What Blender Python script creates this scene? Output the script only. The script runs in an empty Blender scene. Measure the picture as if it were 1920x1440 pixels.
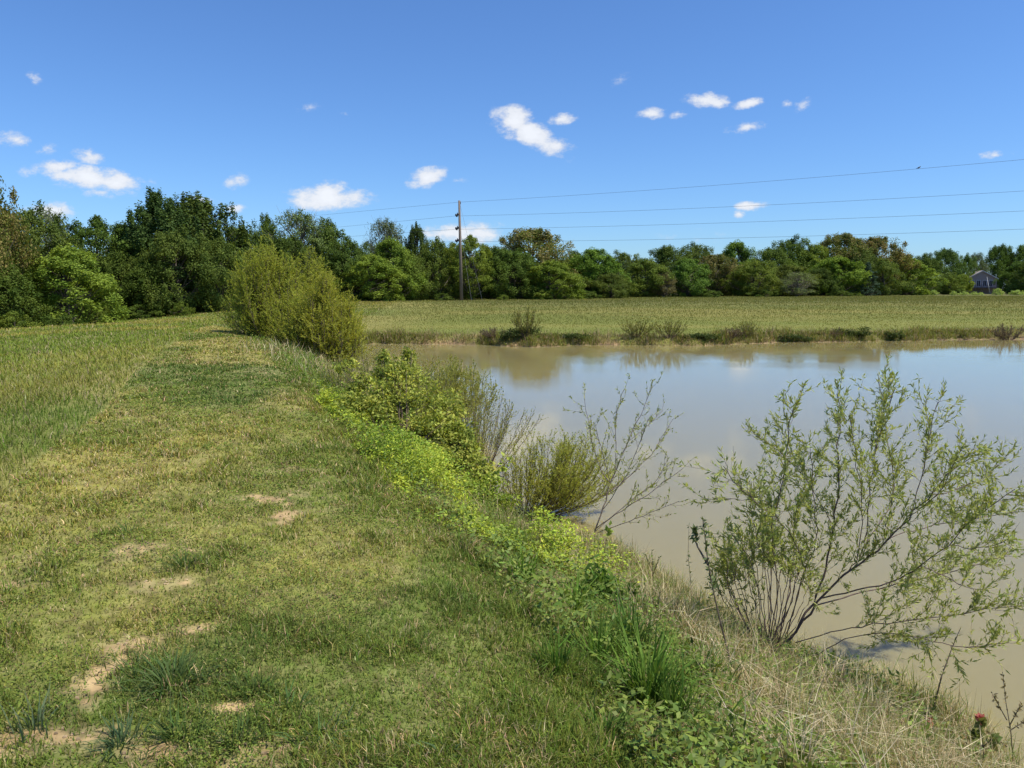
import bpy, math, random
import numpy as np
R = math.radians
sc = bpy.context.scene
C = sc.collection
rng = np.random.default_rng(7)
random.seed(7)

# ---------------------------------------------------------------- camera
W0, H0, FPX = 1920.0, 1440.0, 1400.0
EYE = np.array([0.0, 0.0, 3.2])
PITCH = math.atan(180 / FPX)
cam_d = bpy.data.cameras.new('camera')
cam_d.sensor_width = 36.0
cam_d.lens = 36.0 * FPX / W0
cam_d.clip_start = 0.05
cam_d.clip_end = 6000
cam = bpy.data.objects.new('camera', cam_d); C.objects.link(cam)
cam.location = EYE
cam.rotation_euler = (math.pi / 2 - PITCH, 0, 0)
sc.camera = cam

# ---------------------------------------------------------------- light
SUN_EL, SUN_AZ = R(60), R(108)        # azimuth clockwise from +Y (camera looks along +Y)
EXPO = 0.5
sc.view_settings.view_transform = 'Standard'
sc.view_settings.look = 'None'
sc.view_settings.exposure = EXPO
sc.view_settings.gamma = 1
sd = bpy.data.lights.new('sun', 'SUN'); sd.energy = 4.0; sd.angle = R(0.5); sd.color = (1, .95, .87)
sun = bpy.data.objects.new('sun', sd); C.objects.link(sun)
sun.rotation_euler = (math.pi / 2 - SUN_EL, 0, -SUN_AZ + math.pi)
# check: lamp shines along its -Z; with this rotation the light comes from azimuth SUN_AZ

def pix_dir(px, py):
    a = (px - W0 / 2) / FPX; b = (py - H0 / 2) / FPX
    c, s = math.cos(PITCH), math.sin(PITCH)
    return np.array([a, c - b * s, -s - b * c])
def P(px, py, Y):                      # the point seen there at forward distance Y
    d = pix_dir(px, py); return EYE + d * (Y / d[1])
def G(px, py, z):                      # the point seen there at height z
    d = pix_dir(px, py); return EYE + d * ((z - EYE[2]) / d[2])

w = bpy.data.worlds.new('World'); sc.world = w; w.use_nodes = True
nt = w.node_tree; N = nt.nodes; Lk = nt.links
N.clear()
out = N.new('ShaderNodeOutputWorld'); bg = N.new('ShaderNodeBackground')
sky = N.new('ShaderNodeTexSky'); sky.sky_type = 'NISHITA'; sky.sun_disc = False
sky.sun_elevation = SUN_EL; sky.sun_rotation = SUN_AZ
sky.altitude = 0; sky.air_density = 1.0; sky.dust_density = 0.35; sky.ozone_density = 3.2
SKY_S = 0.105
bg.inputs['Strength'].default_value = SKY_S
def M(op, a, b=None, c=None, clamp=False):
    n = N.new('ShaderNodeMath'); n.operation = op; n.use_clamp = clamp
    for i, v in enumerate((a, b, c)):
        if v is None: continue
        if isinstance(v, (int, float)): n.inputs[i].default_value = v
        else: Lk.new(v, n.inputs[i])
    return n.outputs[0]
tc = N.new('ShaderNodeTexCoord'); sp = N.new('ShaderNodeSeparateXYZ'); Lk.new(tc.outputs['Generated'], sp.inputs[0])
yy = M('MAXIMUM', sp.outputs[1], 0.02)
u = M('DIVIDE', sp.outputs[0], yy); v = M('DIVIDE', sp.outputs[2], yy)
cb = N.new('ShaderNodeCombineXYZ'); Lk.new(u, cb.inputs[0]); Lk.new(v, cb.inputs[1])
CLOUDS = [(165,334,100,19,5,1),(112,314,36,13,0,.75),(215,342,50,18,8,1.05),(170,292,34,13,12,.6),(185,361,36,10,5,.5),(20,260,52,14,12,.45),
 (85,279,22,9,0,.3),(62,147,15,10,0,.4),(95,394,56,14,0,.9),(370,379,44,11,0,.65),(435,341,27,13,-10,.45),
 (438,391,20,8,0,.4),(615,372,74,20,0,1.05),(612,360,44,18,0,1.1),(800,333,36,16,-15,.95),(857,339,17,8,0,.3),
 (962,228,38,25,0,1.15),(1000,252,66,20,32,1.1),(1045,273,32,16,5,1),(1055,223,24,10,-10,.7),(845,438,62,15,0,.9),(905,436,40,20,0,.8),
 (1225,213,28,10,-5,.8),(1270,214,18,8,-8,.6),(1325,187,38,13,5,.8),(1405,194,30,8,-12,.6),(1403,236,36,10,-12,.75),
 (1475,195,10,7,0,.4),(1506,196,16,11,-35,.5),(1408,386,30,9,-5,.95),(1386,402,12,8,0,.7),(1865,291,34,7,-6,.6),
 (565,204,30,7,-10,.25),(1160,152,22,10,-30,.2),(1300,442,60,12,0,.2),(650,214,14,6,0,.2)]
nz = N.new('ShaderNodeTexNoise'); nz.inputs['Scale'].default_value = 24; nz.inputs['Detail'].default_value = 10; nz.inputs['Roughness'].default_value = .66
mp = N.new('ShaderNodeMapping'); mp.inputs['Scale'].default_value = (1, 1.7, 1); Lk.new(cb.outputs[0], mp.inputs[0]); Lk.new(mp.outputs[0], nz.inputs['Vector'])
acc = None
for (px, py, rx, ry, rot, s) in CLOUDS:
    d = pix_dir(px, py); k = 1 / d[1]
    m = N.new('ShaderNodeMapping'); m.vector_type = 'TEXTURE'
    m.inputs['Location'].default_value = (d[0] * k, d[2] * k, 0)
    m.inputs['Rotation'].default_value = (0, 0, -R(rot))
    m.inputs['Scale'].default_value = (rx / FPX * 1.38, ry / FPX * 1.42, 1)
    Lk.new(cb.outputs[0], m.inputs[0])
    ln = N.new('ShaderNodeVectorMath'); ln.operation = 'LENGTH'; Lk.new(m.outputs[0], ln.inputs[0])
    q = M('MULTIPLY', M('SUBTRACT', 1.0, ln.outputs['Value'], clamp=True), s)
    acc = q if acc is None else M('MAXIMUM', acc, q)
dens = M('ADD', acc, M('MULTIPLY', M('SUBTRACT', nz.outputs[0], 0.5), 2.1))
gate = M('MULTIPLY', acc, 6.0, clamp=True)
mr = N.new('ShaderNodeMapRange'); mr.interpolation_type = 'SMOOTHSTEP'
mr.inputs['From Min'].default_value = .10; mr.inputs['From Max'].default_value = .72
Lk.new(dens, mr.inputs['Value'])
alpha = M('MULTIPLY', M('MULTIPLY', mr.outputs[0], gate), M('GREATER_THAN', sp.outputs[1], 0.05))
alpha = M('MULTIPLY', alpha, .93)
cr = N.new('ShaderNodeMapRange'); cr.inputs['From Min'].default_value = .2; cr.inputs['From Max'].default_value = 1.0
cr.inputs['To Min'].default_value = .80; cr.inputs['To Max'].default_value = 1.0
Lk.new(dens, cr.inputs['Value'])
cc = N.new('ShaderNodeCombineColor')
Lk.new(M('MULTIPLY', cr.outputs[0], .66 / SKY_S), cc.inputs[0]); Lk.new(M('MULTIPLY', cr.outputs[0], .68 / SKY_S), cc.inputs[1]); Lk.new(M('MULTIPLY', cr.outputs[0], .72 / SKY_S), cc.inputs[2])
mx = N.new('ShaderNodeMix'); mx.data_type = 'RGBA'
tint = N.new('ShaderNodeMix'); tint.data_type = 'RGBA'; tint.blend_type = 'MULTIPLY'; tint.inputs[0].default_value = 1
tint.inputs[7].default_value = (.54, .77, 1.08, 1); Lk.new(sky.outputs[0], tint.inputs[6])      # the camera's white balance for the sky
Lk.new(alpha, mx.inputs[0]); Lk.new(tint.outputs[2], mx.inputs[6]); Lk.new(cc.outputs[0], mx.inputs[7])
Lk.new(mx.outputs[2], bg.inputs['Color']); Lk.new(bg.outputs[0], out.inputs[0])

# ---------------------------------------------------------------- helpers
def _h(ix, iy, s):
    n = (ix.astype(np.int64) * 374761393 + iy.astype(np.int64) * 668265263 + s * 1442695041) & 0x7fffffff
    n = ((n ^ (n >> 13)) * 1274126177) & 0x7fffffff
    return ((n ^ (n >> 16)) & 0xffff) / 65535.0
def vn(x, y, s=0):
    x = np.asarray(x, float); y = np.asarray(y, float)
    ix = np.floor(x); iy = np.floor(y); fx = x - ix; fy = y - iy
    fx = fx * fx * (3 - 2 * fx); fy = fy * fy * (3 - 2 * fy)
    a = _h(ix, iy, s); b = _h(ix + 1, iy, s); c = _h(ix, iy + 1, s); d = _h(ix + 1, iy + 1, s)
    return (a * (1 - fx) + b * fx) * (1 - fy) + (c * (1 - fx) + d * fx) * fy
def fbm(x, y, s=0, o=4):
    t = 0; a = .5; n = 0
    for i in range(o):
        t = t + a * vn(x * 2 ** i, y * 2 ** i, s + i * 17); n += a; a *= .5
    return t / n
def ss(a, b, x):
    t = np.clip((np.asarray(x, float) - a) / (b - a), 0, 1); return t * t * (3 - 2 * t)
def unit(a):
    return a / np.maximum(np.linalg.norm(a, axis=-1, keepdims=True), 1e-9)
def lerp(a, b, t):
    t = np.asarray(t)[..., None]; return np.asarray(a) * (1 - t) + np.asarray(b) * t

def mesh_obj(name, V, quads=None, tris=None, col=None, mat=None, parent=None, smooth=False, mats_idx=None):
    me = bpy.data.meshes.new(name)
    V = np.ascontiguousarray(V, np.float32)
    me.vertices.add(len(V)); me.vertices.foreach_set('co', V.ravel())
    parts = []; cnt = []
    if quads is not None and len(quads): parts.append(np.asarray(quads, np.int32).ravel()); cnt.append(np.full(len(quads), 4, np.int32))
    if tris is not None and len(tris): parts.append(np.asarray(tris, np.int32).ravel()); cnt.append(np.full(len(tris), 3, np.int32))
    idx = np.concatenate(parts); cn = np.concatenate(cnt)
    me.loops.add(len(idx)); me.loops.foreach_set('vertex_index', idx)
    st = np.zeros(len(cn), np.int32); st[1:] = np.cumsum(cn)[:-1]
    me.polygons.add(len(cn)); me.polygons.foreach_set('loop_start', st); me.polygons.foreach_set('loop_total', cn)
    me.polygons.foreach_set('use_smooth', np.full(len(cn), smooth))
    if col is not None:
        c4 = np.ones((len(V), 4), np.float32); c4[:, :3] = col
        at = me.attributes.new('col', 'FLOAT_COLOR', 'POINT'); at.data.foreach_set('color', c4.ravel())
    me.update(calc_edges=True); me.validate()
    if mat: me.materials.append(mat)
    o = bpy.data.objects.new(name, me); C.objects.link(o)
    if parent is not None: o.parent = parent
    return o
class Geo:
    def __init__(s): s.V = []; s.Q = []; s.T = []; s.K = []; s.n = 0
    def add(s, V, Q=None, T=None, col=(1, 1, 1)):
        V = np.asarray(V, float)
        if Q is not None and len(Q): s.Q.append(np.asarray(Q) + s.n)
        if T is not None and len(T): s.T.append(np.asarray(T) + s.n)
        k = np.empty((len(V), 3)); k[:] = col
        s.V.append(V); s.K.append(k); s.n += len(V)
        return s
    def build(s, name, mat, parent=None, smooth=False, off=None):
        V = np.concatenate(s.V)
        if off is not None: V = V - np.asarray(off)
        return mesh_obj(name, V, np.concatenate(s.Q) if s.Q else None, np.concatenate(s.T) if s.T else None, np.concatenate(s.K), mat, parent, smooth)
    def leaves(s, p, d, n, L, Wd, col, fold=0.0):
        """pointed leaves: root p, direction d, face normal n"""
        m = len(p); L = np.broadcast_to(L, (m,))[:, None]; Wd = np.broadcast_to(Wd, (m,))[:, None]
        d = unit(d); sd_ = unit(np.cross(d, n)); nn = np.cross(sd_, d)
        a = p; b = p + d * L * .42 + sd_ * Wd * .5 + nn * fold * L; c = p + d * L; e = p + d * L * .42 - sd_ * Wd * .5 + nn * fold * L
        V = np.stack([a, b, c, e], 1).reshape(-1, 3)
        k = np.repeat(np.broadcast_to(col, (m, 3)), 4, 0)
        s.add(V, np.arange(m * 4).reshape(m, 4), None, k)
    def blades(s, p, H, Wd, az, lean, curl, col, wz=None):
        m = len(p); z = np.array([0, 0, 1.0])
        dh = np.stack([np.cos(az), np.sin(az), 0 * az], 1)
        waz = az + math.pi / 2 + rng.normal(0, .5, m) if wz is None else wz
        wv = np.stack([np.cos(waz), np.sin(waz), 0 * az], 1) * (np.broadcast_to(Wd, (m,))[:, None] / 2)
        H = np.broadcast_to(H, (m,))[:, None]; l = lean[:, None]; c = (lean + curl)[:, None]
        p1 = p + H * .5 * (np.sin(l) * dh + np.cos(l) * z)
        p2 = p1 + H * .5 * (np.sin(c) * dh + np.cos(c) * z)
        V = np.stack([p - wv, p + wv, p1 - wv * .85, p1 + wv * .85, p2], 1).reshape(-1, 3)
        b = np.arange(m)[:, None] * 5
        s.add(V, b + np.array([[0, 1, 3, 2]]), b + np.array([[2, 3, 4]]), np.repeat(np.broadcast_to(col, (m, 3)), 5, 0))
    def tube(s, pts, rad, k=5, col=(1, 1, 1), cap=True):
        pts = np.asarray(pts, float); n = len(pts); rad = np.broadcast_to(rad, (n,))
        t = np.gradient(pts, axis=0); t = unit(t)
        ref = np.where(np.abs(t[:, 2:3]) > .9, np.array([[1., 0, 0]]), np.array([[0, 0, 1.]]))
        a = unit(np.cross(t, ref)); b = np.cross(t, a)
        an = np.arange(k) * 2 * math.pi / k
        V = pts[:, None] + rad[:, None, None] * (np.cos(an)[None, :, None] * a[:, None] + np.sin(an)[None, :, None] * b[:, None])
        i = np.arange(n - 1)[:, None] * k; j = np.arange(k)[None]; j2 = (j + 1) % k
        Q = np.stack([i + j, i + j2, i + k + j2, i + k + j], -1).reshape(-1, 4)
        V = V.reshape(-1, 3); T = None
        if cap and k >= 5:
            V = np.vstack([V, pts[:1], pts[-1:]]); c0, c1 = n * k, n * k + 1; jj = np.arange(k); j3 = (jj + 1) % k
            T = np.concatenate([np.stack([np.full(k, c0), j3, jj], 1), np.stack([np.full(k, c1), (n - 1) * k + jj, (n - 1) * k + j3], 1)])
        s.add(V, Q, T, col)
    def box(s, lo, hi, col=(1, 1, 1), M4=None):
        x0, y0, z0 = lo; x1, y1, z1 = hi
        V = np.array([[x0, y0, z0], [x1, y0, z0], [x1, y1, z0], [x0, y1, z0], [x0, y0, z1], [x1, y0, z1], [x1, y1, z1], [x0, y1, z1]], float)
        s.add(V, [[0, 3, 2, 1], [4, 5, 6, 7], [0, 1, 5, 4], [1, 2, 6, 5], [2, 3, 7, 6], [3, 0, 4, 7]], None, col)
def tag(o, label=None, cat=None, group=None, kind=None):
    if label: o['label'] = label
    if cat: o['category'] = cat
    if group: o['group'] = group
    if kind: o['kind'] = kind
    return o
def empty(name, loc, label=None, cat=None, group=None, rz=0):
    o = bpy.data.objects.new(name, None); C.objects.link(o); o.location = loc; o.rotation_euler = (0, 0, rz)
    return tag(o, label, cat, group)
def copy_thing(o):
    c = o.copy(); C.objects.link(c)
    for ch in [x for x in bpy.data.objects if x.parent == o]:
        d = ch.copy(); C.objects.link(d); d.parent = c
    return c

# ---------------------------------------------------------------- materials
def mat_leaf(name, trans=.3, rough=.55, spec=.25, noise=0):
    m = bpy.data.materials.new(name); m.use_nodes = True; n = m.node_tree.nodes; l = m.node_tree.links; n.clear()
    o = n.new('ShaderNodeOutputMaterial'); a = n.new('ShaderNodeAttribute'); a.attribute_name = 'col'
    oi = n.new('ShaderNodeObjectInfo'); mu = n.new('ShaderNodeMix'); mu.data_type = 'RGBA'; mu.blend_type = 'MULTIPLY'; mu.inputs[0].default_value = 1
    l.new(a.outputs['Color'], mu.inputs[6]); l.new(oi.outputs['Color'], mu.inputs[7])
    p = n.new('ShaderNodeBsdfPrincipled'); p.inputs['Roughness'].default_value = rough; p.inputs['Specular IOR Level'].default_value = spec
    t = n.new('ShaderNodeBsdfTranslucent'); ms = n.new('ShaderNodeMixShader'); ms.inputs[0].default_value = trans
    tw = n.new('ShaderNodeMix'); tw.data_type = 'RGBA'; tw.blend_type = 'MULTIPLY'; tw.inputs[0].default_value = 1; tw.inputs[7].default_value = (1.15, 1.1, .55, 1)
    l.new(mu.outputs[2], p.inputs['Base Color']); l.new(mu.outputs[2], tw.inputs[6]); l.new(tw.outputs[2], t.inputs['Color'])
    l.new(p.outputs[0], ms.inputs[1]); l.new(t.outputs[0], ms.inputs[2]); l.new(ms.outputs[0], o.inputs[0])
    return m
def mat_attr(name, rough=.85, spec=.2, nscale=0, namt=.25, bump=0):
    m = bpy.data.materials.new(name); m.use_nodes = True; n = m.node_tree.nodes; l = m.node_tree.links
    p = n['Principled BSDF']; a = n.new('ShaderNodeAttribute'); a.attribute_name = 'col'
    p.inputs['Roughness'].default_value = rough; p.inputs['Specular IOR Level'].default_value = spec
    if nscale:
        t = n.new('ShaderNodeTexCoord'); z = n.new('ShaderNodeTexNoise'); z.inputs['Scale'].default_value = nscale; z.inputs['Detail'].default_value = 6
        l.new(t.outputs['Object'], z.inputs['Vector'])
        r = n.new('ShaderNodeMapRange'); r.inputs['From Min'].default_value = .3; r.inputs['From Max'].default_value = .7
        r.inputs['To Min'].default_value = 1 - namt; r.inputs['To Max'].default_value = 1 + namt; l.new(z.outputs[0], r.inputs['Value'])
        v_ = n.new('ShaderNodeVectorMath'); v_.operation = 'SCALE'; l.new(a.outputs['Color'], v_.inputs[0]); l.new(r.outputs[0], v_.inputs['Scale'])
        l.new(v_.outputs[0], p.inputs['Base Color'])
        if bump:
            b = n.new('ShaderNodeBump'); b.inputs['Strength'].default_value = bump; b.inputs['Distance'].default_value = .03
            l.new(z.outputs[0], b.inputs['Height']); l.new(b.outputs[0], p.inputs['Normal'])
    else: l.new(a.outputs['Color'], p.inputs['Base Color'])
    return m
M_LEAF = mat_leaf('leaf', .3)
M_TREE = mat_leaf('tree_foliage', .34, .65, .1)
M_WILLOW = mat_leaf('willow_leaf', .42, .6, .12)
M_GRASS = mat_leaf('grass_blade', .34, .7, .06)
M_BARK = mat_attr('bark', .9, .15, 14, .3, .4)
M_GROUND = mat_attr('ground', .95, .1, 9, .3, .6)
M_PAINT = mat_attr('painted', .6, .3, 5, .08)
M_METAL = mat_attr('dark_metal', .5, .4)
def mat_water():
    m = bpy.data.materials.new('muddy_water'); m.use_nodes = True; n = m.node_tree.nodes; l = m.node_tree.links
    p = n['Principled BSDF']; p.inputs['Roughness'].default_value = .03; p.inputs['IOR'].default_value = 1.40; p.inputs['Subsurface Weight'].default_value = 1.0; p.inputs['Subsurface Scale'].default_value = .35; p.inputs['Subsurface Radius'].default_value = (1, .85, .5)
    t = n.new('ShaderNodeTexCoord')
    z0 = n.new('ShaderNodeTexNoise'); z0.inputs['Scale'].default_value = .12; z0.inputs['Detail'].default_value = 3; l.new(t.outputs['Object'], z0.inputs['Vector'])
    mxx = n.new('ShaderNodeMix'); mxx.data_type = 'RGBA'; l.new(z0.outputs[0], mxx.inputs[0])
    mxx.inputs[6].default_value = (.262, .222, .095, 1); mxx.inputs[7].default_value = (.295, .243, .10, 1)
    l.new(mxx.outputs[2], p.inputs['Base Color'])
    mp = n.new('ShaderNodeMapping'); mp.inputs['Scale'].default_value = (1.0, 3.2, 1); mp.inputs['Rotation'].default_value = (0, 0, R(-8)); l.new(t.outputs['Object'], mp.inputs[0])
    z1 = n.new('ShaderNodeTexNoise'); z1.inputs['Scale'].default_value = 5.0; z1.inputs['Detail'].default_value = 5; z1.inputs['Roughness'].default_value = .55; l.new(mp.outputs[0], z1.inputs['Vector'])
    # calmer and rougher streaks
    mp2 = n.new('ShaderNodeMapping'); mp2.inputs['Scale'].default_value = (.05, .25, 1); l.new(t.outputs['Object'], mp2.inputs[0])
    z2 = n.new('ShaderNodeTexNoise'); z2.inputs['Scale'].default_value = 1.5; z2.inputs['Detail'].default_value = 3; l.new(mp2.outputs[0], z2.inputs['Vector'])
    rr = n.new('ShaderNodeMapRange'); rr.inputs['From Min'].default_value = .35; rr.inputs['From Max'].default_value = .65; rr.inputs['To Min'].default_value = .004; rr.inputs['To Max'].default_value = .026
    l.new(z2.outputs[0], rr.inputs['Value'])
    b = n.new('ShaderNodeBump'); b.inputs['Distance'].default_value = .06; l.new(z1.outputs[0], b.inputs['Height']); l.new(rr.outputs[0], b.inputs['Strength'])
    l.new(b.outputs[0], p.inputs['Normal'])
    return m
M_WATER = mat_water()

# ---------------------------------------------------------------- the lie of the land
EDGE = [G(*q) for q in [(1330,1700,1.5),(1190,1440,1.5),(1085,1260,1.5),(985,1120,1.5),(850,1000,1.5),(735,885,1.5),(640,790,1.5),(575,710,1.5),(520,655,1.5),(470,628,1.5),(440,615,1.5)]]
LEFT = [G(*q) for q in [(-900,1500,1.5),(-330,1100,1.5),(0,925,1.5),(120,820,1.5),(195,770,1.5),(245,705,1.5),(325,645,1.5),(375,615,1.5)]]
SHORE = [G(*q) for q in [(2250,1700,0),(1900,1440,0),(1760,1320,0),(1560,1235,0),(1400,1175,0),(1270,1110,0),(1165,1040,0),(1075,1000,0),(975,965,0),(925,915,0),(870,850,0),(790,770,0),(720,705,0),(672,672,0),(640,655,0)]]
FAR = [G(*q) for q in [(560,640,0),(680,644,0),(850,645,0),(1000,650,0),(1100,646,0),(1300,648,0),(1500,641,0),(1750,638,0),(1920,634,0),(2400,628,0)]]
def interp(pts, a, b, back, fwd):
    xs_ = np.array([p[a] for p in pts]); ys_ = np.array([p[b] for p in pts]); o = np.argsort(xs_); xs_ = xs_[o]; ys_ = ys_[o]
    def f(t):
        t = np.asarray(t, float); r = np.interp(t, xs_, ys_)
        r = np.where(t < xs_[0], ys_[0] + back * (t - xs_[0]), r); return np.where(t > xs_[-1], ys_[-1] + fwd * (t - xs_[-1]), r)
    return f
xe = interp(EDGE, 1, 0, -.35, -.25); xl = interp(LEFT, 1, 0, -.35, -.1); xs = interp(SHORE, 1, 0, -.5, 0.1); yf0 = interp(FAR, 0, 1, 0, .05)
def yf(x): return yf0(x) + (vn(np.asarray(x) * .5, 0 * np.asarray(x), 3) - .5) * .9 + (vn(np.asarray(x) * 1.7, 0 * np.asarray(x), 4) - .5) * .5
def height(x, y, rough=True):
    x = np.asarray(x, float); y = np.asarray(y, float)
    a = xe(y); b = xs(y) + (vn(y * 1.3, 0 * y, 8) - .5) * .35; b = np.maximum(b, a + .6)
    uu = (x - a) / (b - a)
    hn = 1.5 * (1 - ss(-.25, 1.0, uu) * .88 - .12 * np.clip(uu, 0, 1)); hn = np.where(uu > 1, -np.minimum((x - b) * .45, 1.3), hn)
    d = y - yf(x)
    hf = np.where(d < 0, np.maximum(d * .5, -1.3), .42 * ss(0, .7, d) + 1.1 * ss(0, 48, d) )
    h = np.where((uu > 1) | (d > 0), np.maximum(hn, hf), hn)
    wgt = ss(36, 46, y)
    h = np.where((uu <= 1) & (d <= 0), hn, h)
    h = np.where((d > 0), hf * wgt + np.maximum(hn, hf) * (1 - wgt), h)
    e = np.maximum(xl(y) - x, 0) * .94
    h = h - 2.35 * ss(0, 46, e) - .25 * ss(0, 2.5, e)
    h = h - .35 * ss(150, 260, y)
    if rough:
        land = (h > .02)
        h = h + land * ((fbm(x * .25, y * .25, 5, 3) - .5) * .10 * ss(3, 12, np.hypot(x, y)) + (fbm(x * 2.5, y * 2.5, 6, 3) - .5) * .05)
    return h
def on(x, y): return np.array([float(x), float(y), float(height(np.array([x]), np.array([y]))[0])])

BARE = [(G(235,1205,1.5), .17, .10), (G(195,1265,1.5), .09, .2), (G(90,1385,1.5), .22, .06), (G(20,1415,1.5), .14, .06), (G(300,1415,1.5), .09, .06), (G(502,1405,1.5), .09, .12),
        (G(425,1333,1.5), .14, .05), (G(352,1183,1.5), .1, .05), (G(520,935,1.5), .16, .13), (G(478,932,1.5), .1, .08), (G(312,1096,1.5), .12, .08), (G(278,1029,1.5), .2, .12), (G(352,1030,1.5), .12, .06),
        (G(545,965,1.5), .15, .2), (G(20,1100,1.5), .25, .1), (G(1290,1330,1.3), .12, .28), (G(1340,1385,1.25), .12, .15), (G(1250,1290,1.4), .1, .1), (G(730,960,1.5),.12,.1), (G(560,880,1.5),.2,.1)]
def bare(x, y):
    f = np.zeros_like(x)
    for kk, (c, rx, ry) in enumerate(BARE):
        q = ((x - c[0]) / rx) ** 2 + ((y - c[1]) / ry) ** 2
        f = np.maximum(f, np.exp(-q * .7) * (1.0 if kk < 7 else .8))
    f = f + ((fbm(x * 9, y * 9, 31, 4) - .5) * 1.5 + (fbm(x * 30, y * 30, 36, 2) - .5) * .7) * (f > .08)
    thin = ss(.66, .8, fbm(x * 1.1, y * 1.1, 33, 4)) * .35
    thin = np.maximum(thin, ss(.12, .6, f) * .75)
    return np.clip(ss(.5, 1.0, f), 0, 1), thin
def gauss(x, y, px, py, rx, ry):
    c = G(px, py, 1.5); return np.exp(-((x - c[0]) / rx) ** 2 - ((y - c[1]) / ry) ** 2)
GREEN = np.array([.150, .205, .034]); YEL = np.array([.36, .325, .072]); STRAW = np.array([.46, .36, .18]); BLUEG = np.array([.082, .135, .036]); BRT = np.array([.16, .235, .035])
def lawn_mix(x, y):
    dry = fbm(x * .55, y * .4, 41, 4); dry = ss(.35, .7, dry)
    dry = dry + .55 * gauss(x, y, 150, 930, 1.6, 2.5) + .5 * gauss(x, y, 330, 800, 1.6, 4) + .5 * gauss(x, y, 400, 655, 1.2, 3) + .2 * gauss(x, y, 120, 1250, .8, .7)
    dry = dry - .7 * gauss(x, y, 430, 735, 1.1, 1.6) - .8 * gauss(x, y, 520, 705, 1.0, 4) - .45 * gauss(x, y, 900, 1150, 1.1, 1.4) - .5 * gauss(x, y, 500, 1300, .7, .4) - .4 * gauss(x, y, 260, 700, .8, 3) - .3 * gauss(x, y, 700, 1300, .9, .5)
    blue = np.clip(1.1 * gauss(x, y, 450, 740, 1.1, 1.5) + .9 * gauss(x, y, 420, 690, 2.2, 2.5) + .8 * gauss(x, y, 380, 1270, .45, .35) + .4 * ss(.5, .7, fbm(x * .8, y * .8, 55, 3)), 0, 1)
    return np.clip(dry, 0, 1), blue

def zones(x, y):
    d = y - yf(x)
    ov = np.where(y < 12, .30, .08)
    inbank = (x > xe(y) + ov) & (x < xs(y) + .3) & (y < 40) & (d < 0)
    pond = (x >= xs(y)) & (d <= 0)
    farf = (d > 0) & (x > xl(y)) & ((x > xe(y)) | (y > 37))
    mown = (x >= xl(y)) & (x <= xe(y) + ov) & (y <= 37)
    mead = x < xl(y)
    return mown, mead, farf, inbank, pond
def ground_col(x, y):
    mown, mead, farf, bank, pond = zones(x, y)
    dry, blue = lawn_mix(x, y); b, thin = bare(x, y)
    n = fbm(x * 14, y * 14, 61, 3)
    soil = np.array([.09, .065, .03])
    c = lerp(GREEN * .75, YEL * .8, dry); c = lerp(c, STRAW * .7, np.clip(n * 1.2 - .3 + thin, 0, 1) * .6)
    c = lerp(c, soil, ss(.55, .7, fbm(x * 22, y * 22, 62, 2)) * .5)
    sand = lerp([.33, .22, .10], [.52, .37, .18], fbm(x * 12, y * 12, 63, 3))
    c = lerp(c, sand, b * mown)
    m2 = fbm(x * .12, y * .3, 64, 4)
    mc = lerp([.16, .18, .045], [.26, .23, .07], ss(.3, .7, m2))
    c = np.where(mead[:, None], mc, c)
    dist = y - yf(x)
    m3 = fbm(x * .05, y * .25, 66, 4)
    fc = lerp([.15, .16, .035], [.21, .19, .05], ss(.3, .7, m3))
    fc = lerp(fc, [.145, .14, .048], ss(20, 60, dist))
    fc = lerp(fc, [.18, .20, .045], .5 * ss(2.5, 5, dist) * (1 - ss(9, 16, dist)) * ss(.4, .6, fbm(x * .06, y * .1, 68, 3)))
    fc = lerp(mc, fc, ss(-14, -4, x))
    fc = lerp([.30, .20, .11], fc, ss(.02, .35, dist + (n - .5) * .5 + (fbm(x * .6, 0 * x, 69, 3) - .5) * 1.2))
    c = np.where(farf[:, None], fc, c)
    bc = lerp([.13, .12, .05], [.26, .21, .10], n)
    c = np.where(bank[:, None], bc, c); c = np.where(pond[:, None], np.array([.2, .14, .08]), c)
    return c

def build_ground():
    front = np.linspace(R(-46), R(46), 760); rest = np.linspace(R(46), R(314), 70)[1:-1]
    th = np.concatenate([front, rest]); nr = 520
    r = np.concatenate([[0.02], np.geomspace(.5, 260, nr), np.geomspace(290, 3500, 16)])
    T, Rr = np.meshgrid(th, r); x = (np.sin(T) * Rr).ravel(); y = (np.cos(T) * Rr).ravel()
    z = height(x, y)
    m = len(th); i = np.arange(len(r) - 1)[:, None] * m; j = np.arange(m)[None]; j2 = (j + 1) % m
    Q = np.stack([i + j, i + j2, i + m + j2, i + m + j], -1).reshape(-1, 4)[:, ::-1]
    o = mesh_obj('ground', np.stack([x, y, z], 1), Q, None, ground_col(x, y), M_GROUND, smooth=True)
    tag(o, kind='structure')
build_ground()
def build_water():
    ys = np.concatenate([np.linspace(-60, 0, 8), np.linspace(1, 46, 90)])
    xa = xs(ys) - .9; V = []; Q = []; nx = 8
    for k, y in enumerate(ys):
        for q in range(nx): V.append((xa[k] + (170 - xa[k]) * q / (nx - 1), y, 0))
    for k in range(len(ys) - 1):
        for q in range(nx - 1): a = k * nx + q; Q.append((a, a + 1, a + nx + 1, a + nx))
    V = np.array(V)
    tag(mesh_obj('water', V, Q, None, None, M_WATER, smooth=True), kind='structure')
build_water()

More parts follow.
